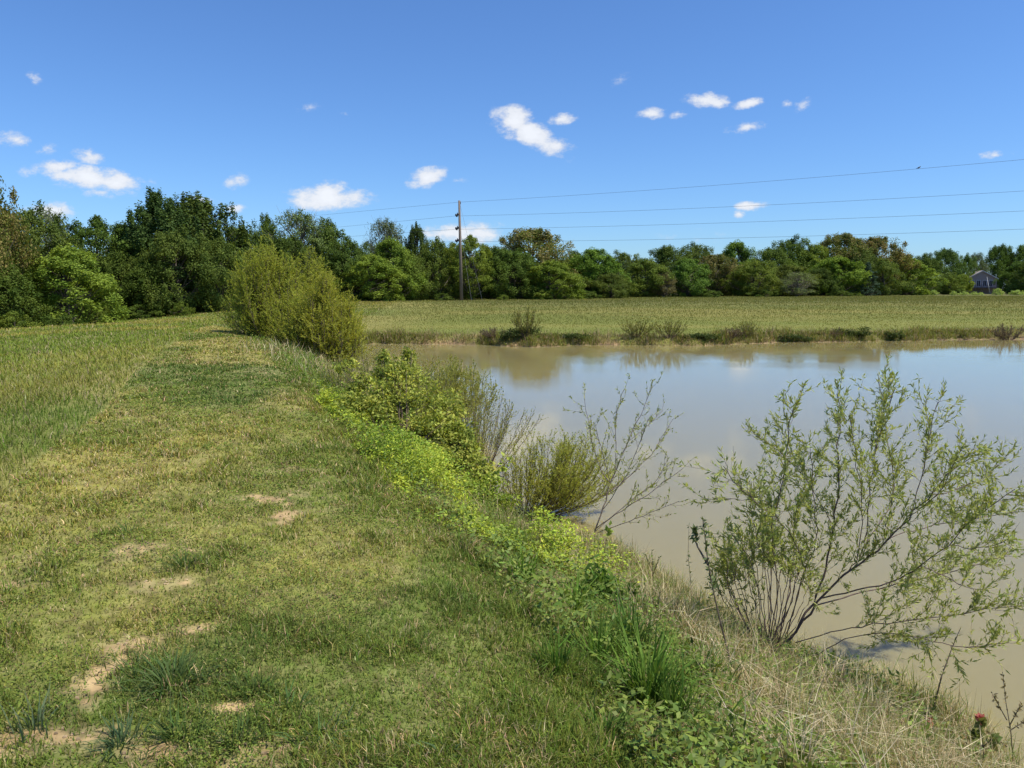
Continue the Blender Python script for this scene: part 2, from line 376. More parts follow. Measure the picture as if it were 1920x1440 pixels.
# ---------------------------------------------------------------- grass
def polar(n, r0, r1, pw, half=46):
    """points around the viewer, density per area ~ r^-pw"""
    a = 2 - pw; uu = rng.random(n)
    r = (r0 ** a + uu * (r1 ** a - r0 ** a)) ** (1 / a) if abs(a) > 1e-6 else r0 * (r1 / r0) ** uu
    th = R(half) * (2 * rng.random(n) - 1)
    return np.sin(th) * r, np.cos(th) * r, r
def jit(c, n, a=.15):
    return c * (1 + rng.normal(0, a, (n, 1))) * (1 + rng.normal(0, a * .35, (n, 3)))
def mown_grass():
    g = Geo()
    x, y, r = polar(900000, 1.7, 42, 1.75)
    mown, *_ = zones(x, y); ed = xe(y) - x
    mown = mown & (np.hypot(x, y) > 1.7) & (x > -r * .75 )
    b, thin = bare(x, y)
    tuft = fbm(x * 3.2, y * 3.2, 71, 3)
    keep = mown & (rng.random(len(x)) > np.maximum(b * .93, thin * .8)) & (rng.random(len(x)) < .35 + .9 * tuft)
    x, y, r, tuft = x[keep], y[keep], r[keep], tuft[keep]; n = len(x)
    z = height(x, y); dry, blue = lawn_mix(x, y)
    H = (.024 + .028 * rng.random(n)) * (.65 + 1.05 * ss(.42, .8, tuft)) * (1 + .12 * np.minimum(r, 10) / 3)
    H *= 1 + .9 * ss(-.5, .2, x - xe(y))
    Wd = np.maximum(.0042, r * .00115) * (.7 + .6 * rng.random(n))
    c = lerp(GREEN, YEL, np.clip(dry * .8 + rng.normal(0, .22, n), 0, 1)); c = lerp(c, BLUEG, blue * .7)
    cl = ss(.5, .75, fbm(x * 5, y * 5, 73, 2)); c = lerp(c, np.array([.13, .20, .05]), cl * .35)
    st = rng.random(n) < (.07 + .20 * dry + .22 * ss(.55, .75, fbm(x * 2.3, y * 2.3, 77, 3))); c[st] = STRAW * (.75 + .5 * rng.random((st.sum(), 1)))
    c = jit(c, n, .26)
    g.blades(np.stack([x, y, z - .004], 1), H, Wd, rng.random(n) * 6.283, np.abs(rng.normal(.55, .35, n)), np.abs(rng.normal(.5, .35, n)), c)
    # clover and other small broad leaves in patches
    x, y, r = polar(260000, 1.7, 14, 1.75); mown, *_ = zones(x, y); b, thin = bare(x, y)
    f = fbm(x * 1.9, y * 1.9, 75, 3); k = mown & (rng.random(len(x)) < ss(.46, .66, f) * .9) & (rng.random(len(x)) > b); x, y, r = x[k], y[k], r[k]; n = len(x)
    d = unit(np.stack([rng.normal(0, 1, n), rng.normal(0, 1, n), rng.normal(.1, .3, n)], 1)); nn = unit(np.stack([rng.normal(0, .4, n), rng.normal(0, .4, n), np.ones(n)], 1))
    g.leaves(np.stack([x, y, height(x, y) + .01 + .03 * rng.random(n)], 1), d, nn, np.maximum(.011, r * .0028) * rng.uniform(.6, 1.6, n), np.maximum(.008, r * .002), jit(lerp([.12, .19, .035], [.27, .30, .06], rng.random(n)), n, .15))
    tag(g.build('grass', M_GRASS), 'short mown grass, green and straw coloured, on top of the dam path', 'grass', kind='stuff')
mown_grass()
def meadow():
    g = Geo()
    x, y, r = polar(620000, 3.0, 110, 1.5, 42)
    _, mead, *_ = zones(x, y); mead |= (y > 37) & (x < -11 - (y - 37) * .05)
    k = mead & (rng.random(len(x)) < .3 + fbm(x * 1.2, y * 1.2, 81, 3)); x, y, r = x[k], y[k], r[k]; n = len(x)
    z = height(x, y); e = np.clip((xl(y) - x) / 1.2, .25, 1)
    H = (.07 + .14 * rng.random(n)) * (.6 + .4 * e) * (.8 + .5 * fbm(x * .5, y * .5, 82, 2))
    Wd = np.maximum(.004, r * .0009) * (.7 + .6 * rng.random(n))
    m2 = fbm(x * .12, y * .3, 64, 4)
    c = lerp([.20, .265, .042], [.37, .33, .078], np.clip(ss(.3, .7, m2) + rng.normal(0, .2, n), 0, 1))
    c = lerp(c, [.10, .165, .03], gauss(x, y, 80, 760, 5, 7) * .6)
    s = rng.random(n) < .14; c[s] = np.array([.36, .29, .16]) * (.8 + .5 * rng.random((s.sum(), 1)))
    g.blades(np.stack([x, y, z - .01], 1), H, Wd, rng.random(n) * 6.283, np.abs(rng.normal(.38, .28, n)), np.abs(rng.normal(.55, .35, n)), jit(c, n, .15))
    tag(g.build('meadow_grass', M_GRASS), 'unmown knee-high meadow grass left of the mown path', 'grass', kind='stuff')
    g = Geo()
    m = 620000; x = rng.uniform(-75, 130, m); y = 38.5 + 125 * rng.random(m) ** 1.7
    _, _, farf, *_ = zones(x, y); d = y - yf(x)
    k = farf & (np.abs(x) < y * .8) & (d > .5) & (rng.random(m) < .5 + .6 * fbm(x * .35, y * .5, 85, 4)); x, y, d = x[k], y[k], d[k]; n = len(x)
    z = height(x, y); tall = ss(9, 22, d + 5 * (fbm(x * .08, y * .1, 86, 2) - .5))
    H = (.05 + .06 * rng.random(n)) * (1 - tall) + tall * (.09 + .10 * rng.random(n))
    m3 = fbm(x * .05, y * .25, 66, 4)
    c = lerp([.165, .175, .036], [.25, .215, .052], np.clip(ss(.25, .6, m3) + rng.normal(0, .2, n), 0, 1))
    c = lerp(c, lerp([.15, .155, .05], [.205, .185, .06], ss(.35, .6, fbm(x * .04, y * .12, 88, 3))), tall * .8)
    s = rng.random(n) < .1; c[s] = np.array([.30, .25, .13])
    c = np.asarray(c) * [.94, 1.04, .9]; g.blades(np.stack([x, y, z - .01], 1), H, y * .0006, rng.random(n) * 6.283, np.abs(rng.normal(.4, .25, n)), np.abs(rng.normal(.4, .3, n)), jit(c, n, .14))
    tag(g.build('field_grass', M_GRASS), 'field grass across the pond, short by the shore and tall towards the trees', 'grass', kind='stuff')
meadow()

def bank_pts(n, y0, y1, u0, u1, pw=1.4):
    a = 1 - pw; t = rng.random(n); y = (y0 ** a + t * (y1 ** a - y0 ** a)) ** (1 / a)
    uu = rng.uniform(u0, u1, n); x = xe(y) + uu * (xs(y) - xe(y)); return x, y, uu
def bank_veg():
    # lush upright grass on the slope
    g = Geo()
    x, y, uu = bank_pts(110000, 2.0, 38, -.10, .85, 1.3)
    lush = fbm(x * 1.1, y * 1.1, 91, 3)
    far = ss(13, 19, y)
    wgt = (.25 + .9 * ss(.4, .6, lush)) * np.exp(-((uu - (.14 - .02 * far)) / (.30 - .08 * far)) ** 2) * 1.2
    wgt = np.maximum(wgt * (1 - .5 * ss(5.5, 7.5, y) * (1 - ss(14, 18, y))), .75 * np.exp(-((uu - .02) / .12) ** 2))
    k = rng.random(len(x)) < wgt; x, y, uu, far = x[k], y[k], uu[k], far[k]; n = len(x)
    r = np.hypot(x, y); z = height(x, y)
    H = (.10 + .22 * rng.random(n)) * (.6 + .9 * ss(.35, .65, fbm(x * 1.7, y * 1.7, 92, 2))) * (.25 + .75 * ss(-.05, .3, uu)) * (.6 + .4 * ss(4, 7, y))
    c = lerp([.11, .16, .03], [.22, .26, .055], rng.random(n)); c = lerp(c, [.17, .27, .04], far)
    s = rng.random(n) < .2; c[s] = STRAW * .9
    g.blades(np.stack([x, y, z - .01], 1), H, np.maximum(.0065, r * .001) * (.6 + .8 * rng.random(n)), rng.random(n) * 6.283, np.abs(rng.normal(.22, .18, n)), np.abs(rng.normal(.55, .35, n)), jit(c, n, .14))
    tag(g.build('bank_grass', M_GRASS), 'lush bright green grass growing over the edge of the bank', 'grass', kind='stuff')
    # dry straw grass
    g = Geo()
    def straw(n, px, py, z0, rx, ry, h, lean=.5):
        c = G(px, py, z0); x = c[0] + rng.normal(0, rx, n); y = c[1] + rng.normal(0, ry, n)
        k = (x < xs(y) + .12); x, y = x[k], y[k]; m = len(x)
        # grass grows in tussocks
        tx = np.round(x / .16 + rng.normal(0, .25, m)) * .16; ty = np.round(y / .16 + rng.normal(0, .25, m)) * .16
        mixt = .55; x = x * (1 - mixt) + tx * mixt; y = y * (1 - mixt) + ty * mixt
        z = np.maximum(height(x, y), 0); r = np.hypot(x, y)
        H = h * (.35 + .9 * rng.random(m) ** 1.5)
        cc_ = lerp([.42, .33, .17], [.80, .68, .42], rng.random(m)); dk = rng.random(m) < .22; cc_[dk] = [.24, .17, .09]; gn = rng.random(m) < .32; cc_[gn] = [.15, .22, .045]
        g.blades(np.stack([x, y, z - .02], 1), H, np.maximum(.004, r * .0009) * (.5 + .8 * rng.random(m)), rng.random(m) * 6.283, np.abs(rng.normal(lean, .35, m)), rng.normal(.5, .5, m), jit(cc_, m, .1))
    straw(3800, 1560, 1330, .6, .45, .35, .42, .55); straw(3200, 1760, 1400, .6, .45, .28, .40, .5); straw(1500, 1880, 1440, .5, .3, .25, .38)
    straw(1500, 1400, 1230, .6, .35, .3, .4); straw(1300, 1290, 1180, .6, .25, .3, .40, .3); straw(900, 1230, 1120, .5, .22, .3, .4, .3)
    straw(1400, 1100, 1075, .6, .3, .35, .32, .8); straw(900, 1000, 1000, .6, .3, .3, .3, 1.0); straw(500, 1140, 1040, .2, .2, .2, .4, .4)
    straw(1500, 1450, 1400, 1.0, .4, .16, .14, 1.2); straw(900, 1280, 1330, 1.2, .16, .22, .09, 1.3)
    straw(800, 880, 900, .6, .3, .5, .3, .8); straw(1500, 650, 700, .7, .5, 2.2, .5, .4); straw(1500, 590, 672, .8, .5, 2.5, .5, .4); straw(800, 700, 740, .5, .6, 1.5, .4)
    ys_ = rng.uniform(2.2, 9, 9000); xq = xs(ys_) + rng.normal(-.12, .16, 9000); zq = np.maximum(height(xq, ys_), -.05); mq = zq > -.04; xq, ys_, zq = xq[mq], ys_[mq], zq[mq]; nq = len(xq)
    cq = lerp([.36, .28, .14], [.70, .58, .34], rng.random(nq)); gq = rng.random(nq) < .45; cq[gq] = lerp([.13, .20, .035], [.24, .29, .06], rng.random(gq.sum()))
    g.blades(np.stack([xq, ys_, zq - .02], 1), .08 + .22 * rng.random(nq), .006, rng.random(nq) * 6.283, np.abs(rng.normal(.4, .3, nq)), rng.normal(.5, .4, nq), jit(cq, nq, .12))
    for (px, py, z0) in [(1450,1290,.7),(1530,1330,.7),(1600,1370,.7),(1680,1380,.6),(1760,1410,.5),(1820,1420,.4),(1350,1260,.8),(1300,1200,.7),(1560,1260,.4),(1640,1310,.4),(1720,1350,.4),(1400,1340,1.0),(1480,1420,1.0),(1250,1150,.6),(1860,1440,.3)]:
        c = G(px, py, z0); m = 110; x = c[0] + rng.normal(0, .07, m); y = c[1] + rng.normal(0, .06, m); z = np.maximum(height(x, y), 0); a0 = rng.random() * 6.28
        g.blades(np.stack([x, y, z - .01], 1), rng.uniform(.2, .6, m), .005 * rng.uniform(.6, 1.6, m), a0 + rng.normal(0, 1.2, m), np.abs(rng.normal(.45, .3, m)), rng.normal(.9, .5, m), jit(lerp([.40, .31, .17], [.85, .74, .48], rng.random(m)), m, .1))
    # long pale stalks standing in the near bank
    for (px, py, h) in [(1440,1430,.5),(1500,1440,.55),(1590,1440,.5),(1720,1420,.45),(1180,1130,.4),(1830,1330,.5),(1420,1420,.4),(1480,1300,.6),(1640,1380,.5),(1580,1300,.55),(1360,1220,.5),(1690,1350,.5)]:
        c = G(px, py, 1.0); m = 5; x = c[0] + rng.normal(0, .05, m); y = c[1] + rng.normal(0, .04, m); z = np.maximum(height(x, y), 0)
        g.blades(np.stack([x, y, z], 1), h * rng.uniform(.7, 1.1, m), .006, rng.random(m) * 6.28, np.abs(rng.normal(.3, .2, m)), rng.normal(.3, .4, m), jit(np.tile([.62, .54, .38], (m, 1)), m, .1))
    tag(g.build('dry_grass', M_GRASS), 'dry straw coloured grass matted along the near water edge', 'dry grass', kind='stuff')
    # low broadleaf weeds of the slope
    g = Geo()
    x, y, uu = bank_pts(60000, 2.2, 30, .02, .9, 1.3)
    f = fbm(x * 1.5, y * 1.5, 95, 3)
    k = rng.random(len(x)) < ss(.38, .58, f) * .85; x, y = x[k], y[k]; n = len(x); r = np.hypot(x, y)
    z = np.maximum(height(x, y), 0) + .24 * rng.random(n) * (.3 + f[k])
    d = unit(np.stack([rng.normal(0, 1, n), rng.normal(0, 1, n), rng.normal(.3, .4, n)], 1)); nn = unit(np.stack([rng.normal(0, .5, n), rng.normal(0, .5, n), np.ones(n)], 1))
    c = lerp([.10, .16, .028], [.25, .31, .05], rng.random(n))
    g.leaves(np.stack([x, y, z], 1), d, nn, np.maximum(.032, r * .0028) * rng.uniform(.4, 1.9, n), np.maximum(.017, r * .0017) * rng.uniform(.6, 1.6, n), jit(c, n, .15))
    tag(g.build('bank_weeds', M_LEAF), 'low green broadleaf weeds covering the slope of the bank', 'weeds', kind='stuff')
    # yellow green vine band
    g = Geo()
    x, y, uu = bank_pts(260000, 3.6, 17.5, -.02, .72, 1.35)
    cen = np.interp(y, [3.6, 5, 7, 9, 12, 17], [.30, .26, .17, .12, .08, .08]) + (vn(y * 1.1, 0 * y, 99) - .5) * .16; wd = np.interp(y, [3.6, 5, 7, 9, 12, 17], [.10, .17, .25, .22, .15, .10])
    f = fbm(x * 1.6, y * 1.6, 97, 3)
    k = rng.random(len(x)) < np.exp(-((uu - cen) / wd) ** 2 * np.where(uu < cen, 2.2, 1)) * ss(.27, .46, f) * ss(5.2, 6.3, y) * (1 - ss(10.5, 13.5, y)); x, y, uu, f = x[k], y[k], uu[k], f[k]; n = len(x); r = np.hypot(x, y)
    top = (.12 + .36 * ss(.35, .7, fbm(x * 2.6, y * 2.6, 98, 3))) * ss(-.06, .08, uu)
    z = height(x, y) + top * rng.random(n) ** .6
    d = unit(np.stack([rng.normal(0, 1, n), rng.normal(0, 1, n), rng.normal(.1, .5, n)], 1)); nn = unit(np.stack([rng.normal(0, .6, n), rng.normal(0, .6, n), np.ones(n)], 1))
    c = lerp([.14, .24, .025], [.48, .54, .05], np.clip(rng.random(n) * .7 + .5 * ss(.3, .7, fbm(x * 3, y * 3, 96, 2)) - .1, 0, 1))
    g.leaves(np.stack([x, y, z], 1), d, nn, np.maximum(.030, r * .004) * rng.uniform(.35, 1.5, n), np.maximum(.018, r * .0025) * rng.uniform(.5, 1.3, n), jit(c, n, .16))
    tag(g.build('vine_ground_cover', M_LEAF), 'bright yellow-green leafy vines spilling over the edge of the mown path', 'ground cover', kind='stuff')
    # far shore fringe
    g = Geo(); m = 60000
    x = rng.uniform(-12, 60, m); d_ = np.abs(rng.normal(.35, .8, m)) + .02; y = yf(x) + d_
    f = fbm(x * .35, 0 * x, 101, 3); k = rng.random(m) < ss(.25, .5, f) * .75 + .2; x, y, f = x[k], y[k], f[k]; n = len(x)
    z = height(x, y)
    c = lerp([.15, .20, .038], [.29, .29, .06], rng.random(n)); s = rng.random(n) < .38 * (1 + .8 * ss(.5, .3, f)); c[s] = lerp([.24, .17, .09], [.52, .41, .23], rng.random(s.sum()))
    g.blades(np.stack([x, y, z - .02], 1), (.14 + .50 * rng.random(n) ** 1.6) * (.3 + 1.1 * fbm(x * .9, 0 * x, 103, 3)), .028, rng.random(n) * 6.28, np.abs(rng.normal(.35, .3, n)), rng.normal(.5, .4, n), jit(c, n, .15))
    tag(g.build('shore_grass', M_GRASS), 'ragged green and straw grass fringe along the far shore', 'grass', kind='stuff')
bank_veg()

def tuft(px, py, z0, n, h, wd, col, label, lean=.75, name='grass_tuft', group=None):
    c = G(px, py, z0); base = on(c[0], c[1]); g = Geo()
    az = rng.random(n) * 6.283; rr = np.abs(rng.normal(0, .035 + h * .1, n))
    p = np.stack([np.cos(az) * rr, np.sin(az) * rr, -.01 + 0 * az], 1)
    g.blades(p, h * rng.uniform(.45, 1.1, n), wd * rng.uniform(.6, 1.2, n), az + rng.normal(0, .4, n), np.abs(rng.normal(lean, .3, n)), rng.normal(.45, .3, n), jit(np.tile(col, (n, 1)), n, .15))
    o = g.build(name, M_GRASS); o.location = base; return tag(o, label, 'grass tuft', group)
TG = 'coarse grass tufts on the mown path'
BG_ = [.105, .155, .048]
tuft(325,1285,1.5,170,.23,.007,BG_,'big blue-green tuft of coarse grass blades right of the sandy bare strip', .85, group=TG)
tuft(255,1262,1.5,60,.14,.006,BG_,'small dark tuft leaning over the lower end of the sandy strip', .85, group=TG)
tuft(345,1065,1.5,110,.17,.006,[.095,.145,.038],'dark green tuft beside a small bare patch, farther up the path', .85, group=TG)
tuft(480,1300,1.5,130,.13,.005,[.095,.145,.038],'fine dark tuft just right of the big blue-green tuft', .5, group=TG)
tuft(335,1385,1.5,100,.15,.006,[.095,.145,.038],'dark spreading tuft between two bare patches at the bottom edge', .8, group=TG)
tuft(225,1400,1.5,90,.14,.006,[.09,.14,.06],'grey-green tuft above the bottom edge beside the lowest sandy patch', .6, group=TG)
tuft(445,1400,1.5,100,.13,.005,[.095,.145,.038],'dark tuft left of the rightmost bare patch at the bottom', .6, group=TG)
tuft(65,1370,1.5,50,.18,.006,[.12,.16,.08],'pale upright tuft rising over the sandy patch near the left corner', .4, group=TG)
tuft(540,1330,1.5,60,.12,.006,[.12,.20,.06],'light green broad-bladed tuft above the rightmost bare patch', .7, group=TG)
tuft(240,1000,1.5,60,.14,.006,[.095,.145,.038],'small dark tuft above the thin bare patch on the left', .8, group=TG)
tuft(600,1385,1.5,60,.14,.007,[.11,.18,.06],'light green flat tuft at the bottom middle of the mown path', 1.0, group=TG)
tuft(840,1415,1.5,40,.12,.010,[.12,.19,.08],'broad-leaved pale plantain-like tuft at the bottom of the path', 1.1, group=TG)
TB = 'tall green grass clumps on the near bank'
tuft(1215,1270,1.3,230,.42,.011,[.13,.22,.035],'tall bright green grass clump at the top of the near bank', .35, group=TB)
tuft(1180,1190,1.2,170,.42,.010,[.085,.16,.03],'darker tall grass clump just behind the bright one on the bank', .3, group=TB)
tuft(1080,1120,1.2,120,.30,.009,[.14,.24,.035],'small bright grass clump below the vines on the bank edge', .4, group=TB)
tuft(1040,1220,1.45,110,.25,.008,[.11,.19,.03],'short tall-grass clump at the edge of the mown lawn, left of the others', .4, group=TB)
tuft(980,1060,1.3,110,.28,.010,[.15,.26,.04],'bright grass clump within the lower end of the vines', .4, group=TB)
tuft(1130,1340,1.45,80,.20,.007,[.10,.17,.03],'low grass clump at the lawn edge beside the straw patch', .5, group=TB)
tuft(1260,1330,1.2,150,.30,.009,[.12,.20,.035],'fresh grass clump in front of the tall bright one, near the straw patch', .45, group=TB)
tuft(1310,1240,1.0,140,.34,.008,[.10,.18,.035],'slim grass clump leaning right beside the thin sapling', .4, group=TB)
tuft(1480,1400,.9,170,.26,.007,[.11,.19,.035],'green grass clump among pale stalks at the bottom', .45, group=TB)
tuft(1350,1400,1.1,120,.20,.007,[.13,.20,.04],'short green clump at the bottom right of the straw patch', .6, group=TB)
tuft(1740,1440,.7,130,.22,.006,[.10,.17,.035],'small green clump in the straw left of the red-leaved seedling', .4, group=TB)
tuft(1120,1220,1.3,150,.28,.009,[.13,.22,.035],'leafy grass clump left of the two tallest clumps', .45, group=TB)
tuft(1620,1440,.9,150,.24,.006,[.09,.15,.03],'green grass clump amid dry straw at the bottom right', .35, group=TB)

def pebbles():
    g = Geo(); k = 0
    for (c, rx, ry) in BARE:
        for q in range(16):
            x = c[0] + rng.normal(0, rx * .6); y = c[1] + rng.normal(0, ry * .6); z = on(x, y)[2]; rr = rng.uniform(.003, .009)
            g.tube([(x - rr, y, z), (x - rr * .5, y, z + rr * .3), (x + rr * .4, y + rr * .2, z + rr * .3), (x + rr, y, z)], [rr * .2, rr * .8, rr * .7, rr * .15], 6, np.array([.40, .29, .17]) * rng.uniform(.5, 1.2))
    tag(g.build('soil_crumbs', M_GROUND), 'small soil crumbs and pebbles lying on the bare sandy spots', 'soil crumbs', kind='stuff')
pebbles()

# ---------------------------------------------------------------- trees
def rot_about(v, ang_s):
    return unit(v + rng.normal(0, ang_s, 3))
def envelope(kind, t):
    if kind == 'round': return np.sin(math.pi * np.clip(t, 0, 1) ** .75) ** .55
    if kind == 'oval': return np.sin(math.pi * np.clip(t, .02, .99) ** .9) ** .5 * (1 - .25 * t)
    if kind == 'cone': return (1 - t) ** .75 * ss(-.02, .12, t)
    if kind == 'wide': return np.sin(math.pi * np.clip(t, 0, 1) ** 1.3) ** .5
    return np.sin(math.pi * t) ** .5
def make_tree(name, kind, seed, Rr=.34, base=.1, clumps=110, per=150, cs=.055, leaf=.024, flat=.6, colA=(.075, .115, .03), colB=(.125, .165, .045), tip=None, spiky=False, tiers=0, sparse=False, trunk_col=(.12, .10, .08)):
    global rng
    save = rng; rng = np.random.default_rng(seed)
    root = empty(name, (0, 0, 0))
    gt = Geo(); gl = Geo()
    hz = np.linspace(0, .88, 9); wob = np.cumsum(rng.normal(0, .006, (9, 2)), 0)
    tr = np.concatenate([wob, hz[:, None]], 1); gt.tube(tr, .02 * (1 - hz * .95) + .002, 7, trunk_col)
    ph = rng.random(4) * 6.28
    ts = rng.random(clumps) ** .85
    if tiers: ts = np.clip(np.round(ts * tiers) / tiers + rng.normal(0, .015, clumps), 0, 1)
    for i in range(clumps):
        t = ts[i]; a = rng.random() * 6.283
        lob = 1 + .22 * math.sin(2 * a + ph[0] + 4 * t) + .18 * math.sin(3 * a + ph[1] - 7 * t) + .10 * math.sin(5 * a + ph[2] + 9 * t)
        rad = float(envelope(kind, np.array(t))) * Rr * lob * (.5 + .5 * rng.random() ** .45)
        z = base + (1 - base - cs * .5) * t
        c = np.array([math.cos(a) * rad, math.sin(a) * rad, z]) + rng.normal(0, .012, 3)
        # limb
        sz = max(base * .6, z - rad * .9 - .05); k = np.interp(sz, hz, np.arange(9)); s0 = np.array([np.interp(sz, hz, wob[:, 0]), np.interp(sz, hz, wob[:, 1]), sz])
        mid = (s0 + c) / 2 + np.array([0, 0, -.02]) + rng.normal(0, .01, 3)
        if i % 2 == 0 or sparse: gt.tube([s0, mid, c], [.0075 * (1 - sz * .6), .005, .002], 4, trunk_col, False)
        if sparse:
            for q in range(5): gt.tube([c * .7 + mid * .3, c + rng.normal(0, cs * .9, 3) + [0, 0, cs * .7]], [.0018, .0009], 3, trunk_col, False)
        m = int(per * rng.uniform(.6, 1.4)); s = cs * rng.uniform(.7, 1.35)
        off = unit(rng.normal(0, 1, (m, 3))) * (rng.random((m, 1)) ** .45) * s * 1.25
        fz = flat
        if spiky and t > .55: fz = 1.7; off[:, :2] *= .55
        off[:, 2] *= fz
        if rng.random() < .35:      # ragged shoots sticking out of the crown
            off *= .5; c = c + unit(np.array([c[0], c[1], .25 * (t > .4)]) + 1e-6) * s * rng.uniform(.6, 1.5); off[:, 2] *= 1.6
        p = c + off + rng.normal(0, cs * .12, (m, 3))
        outw = unit(off + np.array([c[0], c[1], 0]) * .3 + 1e-6)
        nn = unit(outw * .8 + np.array([0, 0, .3]) + rng.normal(0, .7, (m, 3)))
        d = unit(np.cross(nn, rng.normal(0, 1, (m, 3))) + np.array([0, 0, -.15]))
        q = rng.random(); base_c = np.array(colA) * (1 - q) + np.array(colB) * q
        cc_ = np.repeat([base_c], m, 0)
        if tip is not None and t > .3: sel = rng.random(m) < rng.uniform(.1, .75); cc_[sel] = tip
        cc_ = cc_ * (1 + rng.normal(0, .22, (m, 1))) * np.array([1.36, 1.30, .90])
        gl.leaves(p, d, nn, leaf * rng.uniform(.6, 1.25, m), leaf * .62, np.clip(cc_, .005, 1))
    gt.build('trunk', M_BARK, root); gl.build('crown', M_TREE, root)
    rng = save
    return root
def make_bare(name, seed):
    global rng
    save = rng; rng = np.random.default_rng(seed); root = empty(name, (0, 0, 0)); g = Geo(); gl = Geo(); cn = 0
    def br(p, d, L, r, lv):
        pts = [p]
        for i in range(3): d = unit(d + rng.normal(0, .12, 3) + [0, 0, .06]); pts.append(pts[-1] + d * L / 3)
        g.tube(pts, np.linspace(r, r * .55, 4), 4 if lv < 2 else 3, (.26, .23, .19), False)
        if lv < 5:
            for q in range(3 if lv else 6):
                t = rng.uniform(.35, 1); k = min(int(t * 3), 2); br(pts[k] + (pts[k + 1] - pts[k]) * (t * 3 - k), unit(d + rng.normal(0, .45, 3)), L * rng.uniform(.55, .8), r * .55, lv + 1)
        if lv >= 4 and rng.random() < .8:
            m = 5; pp = np.repeat([pts[-1]], m, 0) + rng.normal(0, .012, (m, 3)); gl.leaves(pp, rng.normal(0, 1, (m, 3)), rng.normal(0, 1, (m, 3)), .012, .007, (.12, .13, .07))
    br(np.array([0, 0, 0.]), np.array([0, 0, 1.]), .42, .014, 0)
    g.build('trunk', M_BARK, root); gl.build('crown', M_TREE, root); rng = save
    return root
PR = {}
PR['oak'] = make_tree('oak_tree', 'round', 11, .40, .04, 210, 150, .058, .021, 1.15)
PR['oak2'] = make_tree('oak_tree', 'round', 12, .42, .03, 180, 170, .066, .023, 1.2, (.068, .105, .03), (.125, .17, .042))
PR['maple'] = make_tree('maple_tree', 'oval', 13, .33, .02, 190, 160, .054, .021, 1.15, (.085, .14, .032), (.15, .21, .05))
PR['maple2'] = make_tree('maple_tree', 'oval', 14, .34, .03, 170, 160, .058, .022, 1.15, (.075, .12, .03), (.145, .19, .048))
PR['layer'] = make_tree('layered_tree', 'wide', 15, .42, .10, 220, 150, .058, .022, .65, (.07, .105, .03), (.125, .165, .045), tiers=11)
PR['shaggy'] = make_tree('dark_tree', 'oval', 16, .36, .04, 240, 150, .050, .021, .8, (.055, .085, .028), (.095, .13, .042), spiky=True)
PR['brown'] = make_tree('flowering_oak', 'round', 17, .42, .05, 260, 140, .056, .021, 1.1, (.08, .115, .032), (.13, .165, .05), tip=(.21, .19, .10))
PR['cone'] = make_tree('spruce_tree', 'cone', 18, .30, .02, 160, 130, .045, .020, .45, (.05, .09, .055), (.085, .13, .08))
PR['airy'] = make_tree('airy_tree', 'oval', 19, .34, .14, 130, 95, .062, .019, .8, (.10, .13, .07), (.15, .18, .10), sparse=True, trunk_col=(.22, .19, .15))
PR['shrub'] = make_tree('woodland_shrub', 'round', 20, .62, .0, 60, 130, .12, .06, .6, (.06, .10, .025), (.12, .16, .04))
PR['bare'] = make_bare('bare_tree', 21)
used = set()
def put_tree(kind, px, top, Y, wpx, label, tint=(1, 1, 1), cat='tree', group=None, name=None, rz=None):
    x = (px - 960) / FPX * Y; b = on(x, Y); ht = P(px, top, Y)[2] - b[2] + .15
    src = PR[kind]
    if kind in used: o = copy_thing(src)
    else: o = src; used.add(kind)
    o.location = b; o.location.z -= .15; o.rotation_euler = (0, 0, rng.random() * 6.28 if rz is None else rz)
    base_r = {'oak': .40, 'oak2': .42, 'maple': .30, 'maple2': .33, 'layer': .42, 'shaggy': .36, 'brown': .42, 'cone': .30, 'airy': .34, 'shrub': .62, 'bare': .4}[kind]
    wm = wpx / FPX * Y; s = wm * (1.18 if kind not in ('shrub', 'cone', 'bare') else 1) / (2 * base_r * 1.12); o.scale = (s, s, ht)
    tag(o, label, cat, group)
    for ch in bpy.data.objects:
        if ch.parent == o: ch.color = (*tint, 1)
    return o
GW = 'trees of the wood behind the meadow'; GF = 'trees beyond the field'; GH = 'trees around the house'
D = (.72, .78, .72); Bt = (1.35, 1.3, 1.1); Yl = (1.7, 1.45, 1.0); N1 = (1, 1, 1); Gy = (1.15, 1.15, 1.4)
